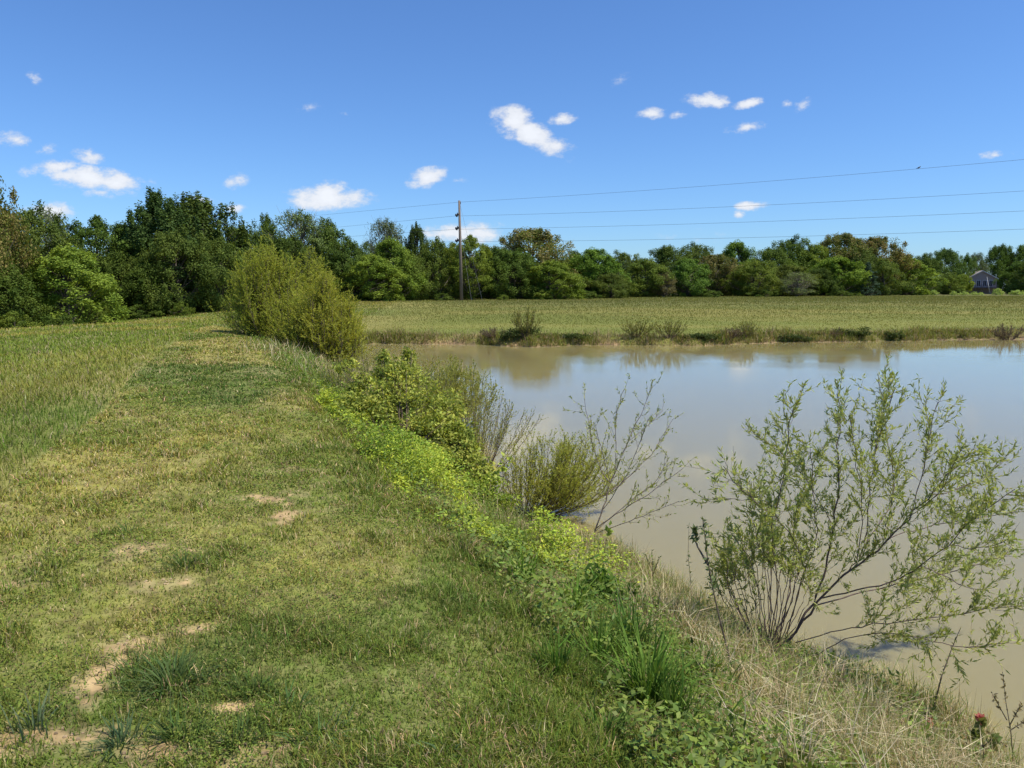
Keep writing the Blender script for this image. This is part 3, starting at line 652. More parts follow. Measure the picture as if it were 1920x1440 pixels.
T = [
 ('brown', -35, 318, 60, 150, 'tall brown-tinged tree half cut off by the left edge of the photo', (1.0, .95, .85), GW),
 ('shaggy', 18, 420, 66, 120, 'dark tree beside the brown one at the left edge', D, GW),
 ('airy', 108, 398, 80, 80, 'thin grey-green treetop poking over the crowns at the far left', Gy, GW),
 ('oak', 72, 402, 72, 150, 'broad green tree at the left with the yellowish maple in front of it', N1, GW),
 ('maple2', 15, 500, 61, 130, 'low dark green tree filling the bottom left corner of the wood', D, GW),
 ('layer', 196, 418, 82, 130, 'flat-topped layered tree between the left trees and the big dark ones', (.8, .95, .8), GW),
 ('maple', 140, 468, 66, 150, 'bright yellow-green maple at the front of the wood on the left', Bt, GW),
 ('maple2', 232, 470, 80, 90, 'slender dark tree left of the big dark trees', D, GW),  # whole crown evenly tinted darker
 ('shaggy', 312, 378, 84, 165, 'tallest dark tree of the wood with a ragged spiky top', (.7, .85, .9), GW),
 ('shaggy', 388, 382, 87, 180, 'second tall spiky-topped tree, right of the tallest dark one', (.95, 1, .9), GW),
 ('oak', 345, 396, 90, 150, 'dark crown filling the space between the two spiky-topped trees', (.8, .9, .85), GW),
 ('oak2', 255, 430, 88, 110, 'dark shoulder crown left of the tallest dark tree', (.75, .85, .8), GW),
 ('oak', 340, 440, 80, 130, 'mid-height green tree in front of the two spiky-topped ones', N1, GW),
 ('maple2', 285, 490, 79, 90, 'low dark tree at the foot of the tallest dark tree', D, GW),
 ('oak2', 415, 455, 82, 110, 'rounded green tree rising left above the big willow on the dam', N1, GW),
 ('oak2', 452, 432, 92, 100, 'dark tree just behind the left side of the big willow', (.85, .9, .9), GW),
 ('cone', 466, 425, 100, 30, 'narrow pointed treetop above the big willow', D, GW),
 ('maple2', 507, 418, 100, 66, 'small round dark treetop above the big willow', (.75, .85, .8), GW),
 ('airy', 568, 400, 98, 120, 'pale airy tree with thin foliage above the big willow', (.95, 1.1, .9), GW),
 ('oak2', 545, 450, 94, 110, 'dark wood tree hidden behind the crown of the big willow', D, GW),
 ('maple2', 620, 425, 100, 90, 'grey-green tree right of the pale airy one', (.95, 1, 1.1), GW),
 ('oak', 655, 455, 98, 110, 'dark green tree over the right shoulder of the big willow', (.8, .9, .85), GW),
 ('bare', 690, 398, 112, 90, 'bare twiggy treetop standing above the green crowns', (1, 1, 1), GW),
 ('bare', 478, 412, 108, 70, 'bare twigs showing beside the narrow pointed treetop', (1, 1, 1), GW),
 ('airy', 727, 415, 112, 80, 'grey thin-leaved tree between the bare treetop and the utility pole', (.9, .95, 1.0), GW),
 ('shaggy', 785, 430, 112, 60, 'dark ragged treetop just left of the utility pole', (.8, .85, .85), GW),
 ('maple', 735, 452, 100, 90, 'fresh green tree below the grey thin-leaved one', (1.15, 1.15, 1), GW),
 ('maple', 700, 482, 96, 100, 'bright yellow-green tree at the front edge, left of the pole', Bt, GW),  # brighter tint on all its leaves
 ('maple2', 770, 480, 102, 80, 'mid-green front tree two crowns left of the pole', N1, GW),
 ('oak', 820, 455, 108, 90, 'green tree directly left of the utility pole', (1.05, 1.05, .9), GW),
 ('layer', 884, 449, 106, 84, 'yellow-green layered tree directly right of the utility pole', (1.45, 1.4, .95), GW),
 ('oak2', 850, 470, 116, 90, 'dark tree behind the utility pole', D, GW),
 ('brown', 992, 430, 122, 150, 'big brown-topped oak, highest crown right of the pole', (1.05, 1, .95), GF),
 ('oak2', 935, 470, 112, 90, 'dark green tree left of the big brown-topped oak', (.85, .95, .9), GF),
 ('oak', 965, 475, 113, 110, 'dense dark tree in front of the big brown-topped oak', (.85, .95, .85), GF),
 ('maple', 1035, 492, 112, 100, 'lighter green tree at the right foot of the brown-topped oak', (1.15, 1.1, .9), GF),
 ('maple2', 1075, 478, 132, 80, 'small green crown filling the dip right of the brown-topped oak', N1, GF),
 ('maple', 1112, 470, 128, 84, 'fresh green rounded tree, first of the lower row right of the oak', (1.0, 1.15, 1), GF),
 ('oak', 1165, 478, 150, 100, 'tree set back in the lower row, second right of the oak', (1, 1, .95), GF),
 ('oak2', 1145, 515, 124, 70, 'low bushy tree at the field edge below the lower row', (1.05, 1, 1), GF),
 ('maple2', 1205, 492, 138, 90, 'soft green front tree in the middle of the lower row', (1.1, 1.1, 1), GF),
 ('oak2', 1248, 466, 160, 90, 'dark treetop in the middle of the lower row', (.85, .9, .85), GF),
 ('airy', 1242, 510, 136, 50, 'brownish half-bare tree at the field edge', (1.0, .75, .7), GF),
 ('maple', 1285, 488, 142, 80, 'blue-green front tree right of the half-bare one', (.85, 1, 1), GF),
 ('oak', 1300, 463, 166, 90, 'rounded crown behind the blue-green front tree', N1, GF),
 ('brown', 1340, 478, 158, 90, 'olive-brown tree among the greens of the lower row', (.95, .9, .9), GF),
 ('maple', 1374, 457, 172, 70, 'pointed green treetop left of the highest far crowns', (1, 1.1, 1), GF),
 ('oak', 1410, 492, 150, 90, 'yellow-green front tree near where the tree line climbs', (1.25, 1.2, .95), GF),
 ('oak2', 1440, 470, 170, 90, 'tree where the far tree line begins to climb', (1, 1.05, .95), GF),
 ('oak', 1478, 452, 180, 100, 'dark green tree on the climbing part of the far tree line', (.9, 1, .85), GF),
 ('maple', 1522, 462, 178, 70, 'light olive crown below the highest far treetop', (1.25, 1.15, .9), GF),
 ('brown', 1568, 439, 186, 110, 'highest brownish crown of the far tree line', (.95, .95, .85), GF),
 ('brown', 1634, 445, 188, 100, 'brown rounded crown where the far tree line drops to the right', (1.1, .98, .95), GF),
 ('oak', 1602, 468, 180, 80, 'green crown between the two brown far ones', N1, GF),
 ('oak2', 1470, 500, 155, 90, 'brown-green rounded front tree under the climbing tree line', (1.05, .95, .9), GF),
 ('airy', 1490, 512, 146, 70, 'small pale open tree at the field edge under the climbing tree line', (1.1, 1.15, 1), GF),
 ('maple', 1560, 485, 160, 90, 'fresh green rounded front tree below the highest far crown', (1.15, 1.2, .9), GF),
 ('oak2', 1530, 505, 158, 70, 'dark low tree next to the fresh green front tree', D, GF),
 ('cone', 1620, 495, 160, 50, 'blue-grey conical spruce at the field edge', (.85, .9, 1.3), GF),
 ('maple2', 1650, 492, 172, 70, 'mid-green tree behind the blue-grey spruce', N1, GF),
 ('maple', 1692, 487, 190, 80, 'pale yellow-green rounded tree right of the spruce', (1.4, 1.35, 1.1), GF),
 ('oak', 1680, 480, 240, 80, 'dark treetop peeking behind the pale yellow-green tree', D, GH),
 ('maple2', 1728, 482, 250, 60, 'narrow dark treetop left of the round blue-green pair', D, GH),
 ('oak2', 1762, 471, 260, 66, 'round blue-green tree left of the house, the taller one', (.85, 1, 1.05), GH),
 ('oak', 1800, 482, 262, 50, 'round blue-green tree left of the house, the lower one', (.85, 1, 1.05), GH),
 ('airy', 1822, 476, 275, 40, 'thin pale treetop seen over the ridge of the house roof', (.8, .9, .9), GH),
 ('oak2', 1862, 464, 285, 60, 'tall dark tree behind the house roof', (.75, .9, .85), GH),
 ('oak', 1905, 463, 280, 80, 'tall dark tree right of the house at the edge of the photo', (.8, .95, .85), GH),
 ('maple', 1902, 492, 236, 50, 'dim green tree standing in front of the right end of the house', (.75, .85, .9), GH),
 ('oak', 1945, 480, 225, 90, 'dark tree cut off by the right edge of the photo', (.75, .85, .8), GH),  # leaf colour multiplied down to a darker green
 ('oak2', 1726, 520, 200, 50, 'small dark low-crowned yard tree left of the flowering shrubs', (.8, .9, .85), GH),
 ('maple2', 1775, 515, 215, 60, 'yard tree with dense green crown between the low yard tree and the house', (1.05, 1.05, .9), GH),
 ('maple', 1797, 516, 222, 30, 'yellow-green yard tree at the left corner of the house', (1.4, 1.25, .85), GH),
 ('oak2', -80, 470, 62, 140, 'dark tree just beyond the left edge of the photo', D, GW),
]
for (k, px, top, Y, wp, lab, tint, grp) in T:
    put_tree(k, px, top, Y, wp, lab, tuple(t * .95 for t in tint), group=grp)
GS = 'shrubs at the foot of the tree lines'
S = [(185, 575, 72, 60, 'bright bush at the meadow edge under the yellow-green maple'), (345, 566, 76, 34, 'pale spiky bush in front of the dark trees'), (30, 585, 58, 70, 'light green bush low at the left edge of the wood'),
 (120, 592, 60, 60, 'low leafy bush under the maple on the left'), (265, 572, 76, 70, 'low bush line piece in the shade of the big dark trees'), (420, 560, 84, 50, 'bush at the wood edge left of the big willow'),
 (700, 548, 96, 50, 'leafy bush at the wood edge right of the big willow'), (830, 550, 100, 40, 'small bush left of the foot of the utility pole'), (944, 553, 104, 26, 'yellowish bush right of the foot of the utility pole'),
 (1015, 540, 110, 60, 'bush under the lighter green tree below the oak'), (1090, 545, 118, 60, 'bush at the left end of the lower tree row'), (1330, 545, 138, 50, 'bush at the middle of the lower tree row'),
 (1430, 543, 145, 60, 'dark bush under the rounded front trees'), (1575, 545, 152, 40, 'dark purple-green bush left of the blue-grey spruce'), (1655, 538, 175, 26, 'round yellow-green bush right of the spruce'), (1600, 550, 155, 30, 'low bush at the foot of the blue-grey spruce')]
for (px, top, Y, wp, lab) in S:
    put_tree('shrub', px, top, Y, wp, lab, (1.25, 1.2, 1.0) if ('bright' in lab or 'yellow' in lab or 'pale' in lab or 'light' in lab) else (.85, .9, .85), 'bush', GS)
# flowering shrubs by the house
for (px, top, wp, lab) in [(1782, 545, 12, 'leftmost white flowering shrub in the yard left of the house'), (1800, 546, 18, 'white flowering shrub under the yellow-green yard tree'), (1820, 546, 14, 'white flowering shrub against the left of the deck'), (1832, 547, 12, 'white flowering shrub in front of the deck'), (1864, 540, 18, 'taller white flowering shrub right of the flagpole'), (1902, 543, 26, 'wide pale shrub right of the house'), (1746, 543, 14, 'white flowering shrub between the yard trees')]:
    put_tree('shrub', px, top + 1, 194, wp, lab, (3.6, 3.2, 5.5), 'bush', 'white flowering shrubs around the house')
# wood interior and its floor of undergrowth
def undergrowth():
    g = Geo()
    pts = [(-140, 60), (0, 68), (100, 74), (230, 86), (330, 90), (430, 92), (600, 102), (760, 112), (900, 120), (1050, 128), (1250, 150), (1400, 170), (1600, 190), (1690, 215)]
    for (a, b) in zip(pts[:-1], pts[1:]):
        m = 9000; t = rng.random(m); px = a[0] + (b[0] - a[0]) * t; Y = a[1] + (b[1] - a[1]) * t + rng.uniform(0, 14, m)
        x = (px - 960) / FPX * Y; z = height(x, Y, False); H = (5.0 + 2.5 * fbm(x * .25, Y * .25, 111, 3))
        p = np.stack([x, Y, z + H * rng.random(m)], 1); d = rng.normal(0, 1, (m, 3)); nn = unit(rng.normal(0, .6, (m, 3)) + [0, -.4, .5])
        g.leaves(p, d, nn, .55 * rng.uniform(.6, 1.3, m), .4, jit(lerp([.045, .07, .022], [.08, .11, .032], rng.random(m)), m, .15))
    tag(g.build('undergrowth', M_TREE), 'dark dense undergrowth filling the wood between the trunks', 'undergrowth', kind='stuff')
undergrowth()

# ---------------------------------------------------------------- willows and bushes
def willow(name, stems, rads, label, base, tw_step=.06, tw_len=(.18, .45), leafL=.055, leafW=.009, dens=60, up=.35, colA=(.11, .16, .04), colB=(.22, .25, .06), bark=(.13, .09, .075), start=.25, sub=2, droop=0, cat='willow shrub', seed=1, group=None, kstem=6, spread=.6, leaf_prob=1.0, twig_r=.0022):
    global rng
    save = rng; rng = np.random.default_rng(seed)
    base = np.asarray(base, float); root = empty(name, base, label, cat, group)
    gs = Geo(); gt = Geo(); gl = Geo(); LP = []; LD = []
    starts = start if isinstance(start, (list, tuple)) else [start] * len(stems)
    for st, r0, start in zip(stems, rads, starts):
        st = np.asarray(st, float) - base
        t = np.linspace(0, 1, len(st)); tt = np.linspace(0, 1, max(8, len(st) * 3))
        pts = np.stack([np.interp(tt, t, st[:, k]) for k in range(3)], 1)
        for _ in range(2): pts[1:-1] = (pts[:-2] + pts[1:-1] * 2 + pts[2:]) / 4
        pts[1:-1] += rng.normal(0, .006, (len(pts) - 2, 3)) * (1 if r0 < .03 else 2)
        gs.tube(pts, np.linspace(r0, max(r0 * .18, .0025), len(pts)), kstem, bark, False)
        seg = np.linalg.norm(np.diff(pts, axis=0), axis=1); L = seg.sum(); cum = np.concatenate([[0], np.cumsum(seg)])
        nt_ = int(L * (1 - start) / tw_step)
        for q in range(nt_):
            s = L * (start + (1 - start) * (q + rng.random()) / max(nt_, 1)); i = min(np.searchsorted(cum, s) - 1, len(pts) - 2); i = max(i, 0)
            p = pts[i] + (pts[i + 1] - pts[i]) * (s - cum[i]) / max(seg[i], 1e-6); d = unit(pts[i + 1] - pts[i])
            frac = s / L
            def twig(p, d, ln, r, lv):
                m = 5; pp = [p]
                for k in range(m): d = unit(d + rng.normal(0, .13, 3) + np.array([0, 0, up * .22 - droop * .15 * k])); pp.append(pp[-1] + d * ln / m)
                pp = np.array(pp); gt.tube(pp, np.linspace(r, r * .45, m + 1), 3, bark, False)
                if lv < sub:
                    for e in range(rng.integers(1, 4)):
                        k = rng.integers(1, m); twig(pp[k], unit(d + rng.normal(0, .5, 3)), ln * rng.uniform(.45, .75), r * .7, lv + 1)
                nl = rng.poisson(ln * dens)
                if nl and rng.random() < leaf_prob:
                    a = rng.random(nl) ** .8 * m * .999; k = a.astype(int); f = (a - k)[:, None]
                    LP.append(pp[k] * (1 - f) + pp[k + 1] * f); LD.append(unit(unit(pp[k + 1] - pp[k]) * .9 + rng.normal(0, .5, (nl, 3))))
            twig(p, unit(d + rng.normal(0, spread, 3)), rng.uniform(*tw_len) * (1.15 - .45 * frac), twig_r, 1 if sub else 9)
    gs.build('stems', M_BARK, root); gt.build('twigs', M_BARK, root)
    if LP:
        p = np.concatenate(LP); d = np.concatenate(LD); n = len(p)
        nn = unit(rng.normal(0, .7, (n, 3)) + [0, -.1, .6]); q = rng.random(n)
        gl.leaves(p, d, nn, leafL * rng.uniform(.55, 1.2, n), leafW * rng.uniform(.8, 1.2, n), jit(lerp(colA, colB, q), n, .12))
        gl.build('foliage', M_WILLOW, root)
    rng = save
    return root
ZX = lambda X, Y_: (1180 + X / 2.572, 680 + Y_ / 2.572)
def traced(zp, y0, y1, f=ZX):
    n = len(zp); o = []
    for i, q in enumerate(zp):
        px, py = f(*q); o.append(P(px, py, y0 + (y1 - y0) * i / (n - 1)))
    return o
def fan(base, n, h, wx, wy, seed, lean=(0, 0), low=.15, bulge=0.0, drop=.35):
    r = np.random.default_rng(seed); o = []
    for i in range(n):
        a = r.random() * 6.283; q = r.random() ** .6; t = h * (1 - drop * q * q) * r.uniform(.8, 1.05)
        ex = math.cos(a) * q * wx + lean[0]; ey = math.sin(a) * q * wy + lean[1]
        b = base + np.array([math.cos(a), math.sin(a), 0]) * q * min(wx, wy) * low
        k1, k2 = .35 + .35 * bulge, .75 + .22 * bulge; o.append([b, b + np.array([ex * k1, ey * k1, t * .3]), b + np.array([ex * k2, ey * k2, t * .68]), b + np.array([ex, ey, t])])
    return o
bw = G(1440, 1222, .35); by = bw[1]
ST = [([(760,1345),(870,1185),(925,1070),(965,910),(1000,720),(1016,600),(1005,430),(1020,300),(1000,150)], .2, .5, .022),
 ([(770,1340),(880,1190),(1010,1035),(1160,940),(1250,850),(1350,740),(1450,640),(1560,500),(1680,440)], .1, -.2, .021),
 ([(930,1135),(1120,1090),(1300,1050),(1400,980),(1550,880),(1700,720),(1860,610)], .1, -.7, .013),
 ([(690,1340),(760,1180),(790,1000),(785,850),(800,650)], 0, .3, .015),
 ([(1110,945),(1140,860),(1240,740),(1290,600),(1240,350),(1200,80)], .1, .8, .012),
 ([(800,1350),(1000,1290),(1150,1265),(1400,1245),(1600,1200),(1850,1175)], 0, -.5, .009),
 ([(900,1170),(1100,1110),(1300,1065),(1500,1030),(1700,960),(1830,930)], .1, .9, .012),
 ([(660,1345),(640,1150),(590,950),(490,820)], -.1, -.2, .008),
 ([(680,1340),(720,1100),(690,900),(690,760),(750,560),(765,330),(790,220)], -.1, -.4, .010),
 ([(830,960),(790,830),(700,740),(600,670),(510,580),(455,500)], -.1, -.5, .007),
 ([(985,790),(920,680),(860,560),(700,400),(600,340)], .3, .7, .008),
 ([(1130,870),(1160,680),(1180,450),(1240,240),(1280,130)], .2, .3, .011),
 ([(1350,740),(1420,520),(1450,300),(1490,190)], 0, .1, .008),
 ([(1550,880),(1680,900),(1830,850)], -.4, -.9, .006), ([(1450,640),(1560,620),(1700,560),(1810,470)], 0, .4, .008),
 ([(1250,850),(1400,800),(1600,760),(1850,720)], .1, .6, .008), ([(870,1420),(1000,1350),(1200,1290),(1420,1330),(1600,1380),(1830,1350)], -.1, -.6, .008),
 ([(1400,980),(1500,1020),(1640,1090),(1740,1110)], -.3, -.4, .007), ([(640,1330),(560,1150),(560,1000),(530,850)], .1, .1, .006), ([(720,1340),(650,1050),(640,800),(630,600)], 0, .4, .007),
 ([(760,1310),(800,1150),(850,980),(905,860),(890,640),(870,430)], .2, -.3, .010), ([(1060,1000),(1110,930),(1130,700),(1090,470),(1060,250)], .1, -.3, .008),
 ([(700,1345),(740,1150),(700,1000),(620,900),(600,770)], 0, -.3, .006), ([(1350,740),(1500,640),(1600,420)], .0, -.5, .006), ([(670,1340),(610,1200),(590,1080)], .1, .1, .005),
 ([(510,580),(600,660)], -.5, -.5, .003), ([(600,1340),(480,1150),(470,950)], 0, 0, .004),([(600,665),(490,660),(400,650)], -.4, -.4, .003)]
SF = fan(bw, 22, .95, .32, .4, 4, (-.02, 0), .25, 0, .5)
willow('willow_shrub', [traced(z, by + a, by + b) for (z, a, b, r) in ST] + SF, [r * .46 for *_, r in ST] + [.004] * 22,
       'large leafy willow shrub leaning right over the water in the right foreground', bw, tw_step=.036, tw_len=(.12, .36), dens=82, leafL=.050, leafW=.0105, start=[.5 if z[0][0] < 730 else .3 for (z, a, b, r) in ST] + [.8] * 22, sub=2, up=.5, colA=(.23, .28, .07), colB=(.48, .50, .15), seed=3, twig_r=.0017)
# sparse willow standing right of the dense one
bs = G(1120, 1000, .25); f4 = lambda X, Y_: (560 + X / 2.5946, 620 + Y_ / 2.5946)
S2 = [([(1440,980),(1490,840),(1515,740),(1560,640),(1620,500),(1680,380),(1720,270)], 0, .4, .012), ([(1515,740),(1450,640),(1420,520),(1390,330)], .1, .3, .007), ([(1500,790),(1600,720),(1720,600),(1820,430)], 0, .6, .008),
 ([(1450,960),(1560,880),(1700,800),(1870,670)], 0, -.3, .008), ([(1450,985),(1600,930),(1720,880),(1850,830)], .0, -.5, .006), ([(1540,690),(1545,560),(1540,400),(1580,290)], .1, .2, .006), ([(1600,540),(1680,480),(1770,390)], .2, .6, .005),
 ([(1480,870),(1560,760),(1640,600),(1700,430)], 0, -.3, .006), ([(1515,740),(1480,600),(1440,450)], .1, -.1, .005), ([(1440,980),(1620,820),(1740,740),(1800,620)], .1, .2, .006)]
willow('willow_shrub', [traced(z, bs[1] + a, bs[1] + b, f4) for (z, a, b, r) in S2], [r * .8 for *_, r in S2], 'sparse open willow with bare arching branches, in the middle of the photo', bs,
       tw_step=.06, tw_len=(.12, .40), dens=60, leafL=.05, leafW=.011, start=.3, sub=1, up=.5, colA=(.22, .26, .06), colB=(.42, .43, .12), bark=(.17, .13, .10), seed=5)
# dense feathery willow rooted in the water
bd = G(985, 965, .02); bd = np.array([bd[0] + .08, bd[1], 0.0])
f5 = fan(bd, 60, 1.12, .78, .6, 6, (.36, .1), .35, .5, .6)
willow('willow_shrub', f5, [.009] * len(f5), 'dense feathery olive willow rooted in the shallows left of the sparse one', bd, tw_step=.045, tw_len=(.12, .34), dens=80, leafL=.036, leafW=.008, start=.2, sub=2, up=.6,
       colA=(.33, .36, .05), colB=(.56, .56, .10), bark=(.12, .09, .06), seed=7, spread=.42)
b6 = G(905, 880, .1)
f6 = fan(b6, 40, 1.25, .5, .5, 8, (.2, .2), .7)
willow('willow_shrub', f6, [.007] * len(f6), 'thin see-through willow with pale twigs left of the dense feathery one', b6, tw_step=.06, tw_len=(.15, .4), dens=66, leafL=.04, leafW=.009, start=.2, sub=1, up=.55,
       colA=(.24, .26, .06), colB=(.44, .43, .11), bark=(.15, .11, .08), seed=9, spread=.4)
b7 = G(845, 800, .1); b7 = on(b7[0], b7[1]); b7[2] = max(b7[2], 0)
b7 = b7 - np.array([.22, 0, 0]); f7 = fan(b7, 70, 1.42, .78, .8, 10, (-.1, .3), .9, .7)
willow('willow_shrub', f7, [.010] * len(f7), 'hazy olive willow with fine twigs behind the broad-leaved bush', b7, tw_step=.065, tw_len=(.2, .5), dens=80, leafL=.052, leafW=.013, start=.15, sub=2, up=.5,
       colA=(.26, .28, .06), colB=(.44, .43, .10), bark=(.14, .11, .08), seed=11, spread=.4)
# big willows on the dam
GB = 'big willows on the dam'
def big_willow(px, py, z0, Y, top, wpx, n, label, seed, lean=(0, 0), dens=34, colA=(.27, .31, .04), colB=(.46, .48, .07)):
    x = (px - 960) / FPX * Y; b = on(x, Y); b[2] = max(b[2], 0); h = P(px, top, Y)[2] - b[2]
    f = fan(b, n, h, wpx / 2 / FPX * Y * .9, wpx / 2 / FPX * Y * .8, seed, lean, .3, 1.0, .62)
    return willow('willow_tree', f, [.028] * len(f), label, b, tw_step=.14, tw_len=(.35, .95), dens=dens * 1.0, leafL=.08, leafW=.020, start=.06, sub=2, up=.45, colA=colA, colB=colB, bark=(.14, .10, .08), seed=seed, spread=.5, cat='willow tree', group=GB, kstem=4, twig_r=.003)
big_willow(514, 622, 1.5, 30, 466, 146, 110, 'tallest rounded willow at the far end of the dam path, left of its group', 21, (-.1, 0), 46)
big_willow(614, 640, .5, 27, 520, 108, 90, 'lower willow sloping down to the pond, in front of the willow spire', 22, (.0, 0), 44, (.28, .31, .04), (.50, .49, .07))
big_willow(588, 560, .8, 31, 478, 84, 46, 'willow spire rising between the two big dam willows', 23, (0, 0), 44)
big_willow(648, 560, .8, 27.5, 572, 56, 40, 'lowest rounded willow at the right end of the dam willow group', 24, (0, 0), 44, (.28, .31, .04), (.50, .49, .07))
big_willow(560, 640, .9, 27.5, 560, 90, 40, 'low yellow-green willow filling the gap at the foot of the dam willows', 25, (0, 0), 44)
# low feathery growth under the willows
for i, (px, Y, z0, top, wp, lab) in enumerate([(690, 20, .3, 648, 90, 'low hazy willow at the pond corner below the big pair'), (640, 16.5, .5, 668, 80, 'low twiggy willow beside the pale dry grass on the bank'), (800, 15, .2, 680, 90, 'low feathery willow at the water right of the broad-leaved bush top')]):
    x = (px - 960) / FPX * Y; b = on(x, Y); b[2] = max(b[2], 0); h = P(px, top, Y)[2] - b[2]
    f = fan(b, 22, h, wp / 2 / FPX * Y, wp / 2 / FPX * Y, 30 + i, (0, 0), .3)
    willow('willow_shrub', f, [.009] * len(f), lab, b, tw_step=.09, tw_len=(.2, .45), dens=30, leafL=.05, leafW=.012, start=.1, sub=1, up=.5, colA=(.24, .27, .05), colB=(.42, .42, .08), bark=(.15, .12, .08), seed=40 + i, spread=.4)

def leafy_bush(name, label, base, blobs, leafL, leafW, colA, colB, per=420, seed=1, bark=(.12, .09, .06), cat='bush', group=None, nstem=3):
    global rng
    save = rng; rng = np.random.default_rng(seed); base = np.asarray(base, float); root = empty(name, base, label, cat, group); gs = Geo(); gl = Geo()
    for (c, r) in blobs:
        c = np.asarray(c, float) - base; r = np.asarray(r, float)
        for q in range(nstem):
            e = c + rng.normal(0, .4, 3) * r; gs.tube([rng.normal(0, .04, 3) * [1, 1, 0], e * .5 + rng.normal(0, .05, 3), e], [.011, .008, .003], 4, bark, False)
        k = 9; cs_ = c + unit(rng.normal(0, 1, (k, 3))) * r * rng.uniform(.3, 1.15, (k, 1))
        for cc_ in cs_:
            m = per // k; off = unit(rng.normal(0, 1, (m, 3))) * rng.random((m, 1)) ** .4 * r * .55
            p = cc_ + off; nn = unit(off / r * .6 + [0, -.1, .55] + rng.normal(0, .65, (m, 3))); d = unit(np.cross(nn, rng.normal(0, 1, (m, 3))) + [0, 0, -.25])
            q = rng.random(); gl.leaves(p, d, nn, leafL * rng.uniform(.35, 1.35, m), leafW * rng.uniform(.5, 1.3, m), jit(lerp(colA, colB, np.clip(q + rng.normal(0, .3, m), 0, 1)), m, .12))
            gs.tube([c, cc_], [.004, .002], 3, bark, False)
    gs.build('stems', M_BARK, root); gl.build('foliage', M_WILLOW, root); rng = save
    return root
def blob(px, py, Y, r, rz=None): return (P(px, py, Y), (r, r, rz or r * .8))
bb = G(760, 860, .8)
bb = on(bb[0], bb[1])
Yb = bb[1]
rb = np.random.default_rng(77); BL = [blob(722, 672, Yb + 1.9, .14, .22), blob(765, 672, Yb + 1.9, .13, .22), blob(650, 690, Yb + 2.8, .2)]
BL += [blob(885, 860, Yb - .1, .2), blob(905, 880, Yb - .3, .17), blob(870, 830, Yb + .2, .22), blob(890, 900, Yb - .5, .16)]
while len(BL) < 60:
    px, py = rb.uniform(640, 885), rb.uniform(680, 890)
    if np.interp(px, [640, 720, 770, 840, 890], [705, 690, 690, 740, 840]) < py < np.interp(px, [640, 700, 780, 885], [770, 815, 860, 885]):
        BL.append(blob(px, py, Yb + (850 - py) / 190 * 2.1 + rb.uniform(-.2, .2), rb.uniform(.18, .30)))
leafy_bush('leafy_bush', 'large broad-leaved bush with glossy yellow-green leaves on the bank in the middle', bb,
  BL,
  .066, .034, (.16, .21, .035), (.50, .52, .10), per=400, seed=51, nstem=2)
bc = G(850, 900, .6); bc = on(bc[0], bc[1])
leafy_bush('leafy_bush', 'lower brown-stemmed leafy bush at the waterline below the large broad-leaved one', bc, [blob(840, 872, bc[1] + .3, .22), blob(872, 890, bc[1] + .1, .18), blob(820, 850, bc[1] + .4, .2)], .06, .032, (.10, .12, .03), (.25, .27, .07), per=380, seed=52)
bv = G(930, 930, .6); bv = on(bv[0], bv[1])
leafy_bush('leafy_bush', 'low yellow-green vine mound at the waterline beside the feathery willow', bv, [blob(905, 925, bv[1], .22, .14), blob(940, 940, bv[1] - .1, .2, .12), blob(880, 915, bv[1] + .1, .2, .14), blob(925, 905, bv[1] + .2, .16, .12)], .045, .028, (.16, .25, .03), (.36, .42, .06), per=520, seed=53)
bh = G(1120, 1125, .9); bh = on(bh[0], bh[1])
leafy_bush('leafy_bush', 'green leafy weed with upright dark leaves above the tall grass clumps', bh, [blob(1130, 1085, bh[1], .13, .13), blob(1110, 1105, bh[1] - .05, .11, .1), blob(1160, 1110, bh[1] + .1, .1, .1)], .075, .03, (.09, .17, .03), (.22, .32, .05), per=200, seed=54)
bm = G(1010, 1040, .6); bm = on(bm[0], bm[1])
leafy_bush('leafy_bush', 'rust-tinged low plant at the end of the vines by the water', bm, [blob(1010, 1015, bm[1], .13, .1), blob(1050, 1025, bm[1], .12, .1)], .05, .028, (.16, .20, .04), (.34, .26, .08), per=170, seed=55)

def sapling(name, label, pts, r, leaf_pts, L, Wd, colA, colB, seed, cat='sapling', tips=None, n=60, start=.35, spread=1.0, bark=(.11, .085, .06)):
    global rng
    save = rng; rng = np.random.default_rng(seed); pts = np.array(pts); b = pts[0].copy(); root = empty(name, b, label, cat); g = Geo(); gl = Geo()
    for st in [pts] + leaf_pts:
        st = np.array(st) - b; t = np.linspace(0, 1, len(st)); tt = np.linspace(0, 1, 10); q = np.stack([np.interp(tt, t, st[:, k]) for k in range(3)], 1)
        g.tube(q, np.linspace(r, r * .3, 10), 5, bark)
        a = (start + (1 - start) * rng.random(n)) * 8.999; k = a.astype(int); f = (a - k)[:, None]; p = q[k] * (1 - f) + q[k + 1] * f
        d = unit(unit(q[k + 1] - q[k]) * .5 + rng.normal(0, .5 * spread, (n, 3))); nn = unit(rng.normal(0, .5, (n, 3)) + [0, -.3, .7])
        gl.leaves(p, d, nn, L * rng.uniform(.5, 1.2, n), Wd * rng.uniform(.8, 1.2, n), jit(lerp(colA, colB, rng.random(n)), n, .1), .08)
    g.build('stem', M_BARK, root); gl.build('foliage', M_LEAF, root); rng = save
    return root
def ground_pt(px, py, z0=1.0):
    for _ in range(6):
        q = G(px, py, z0); z0 = max(float(height(np.array([q[0]]), np.array([q[1]]))[0]), 0)
    return q
q = ground_pt(1382, 1290); Yq = q[1]
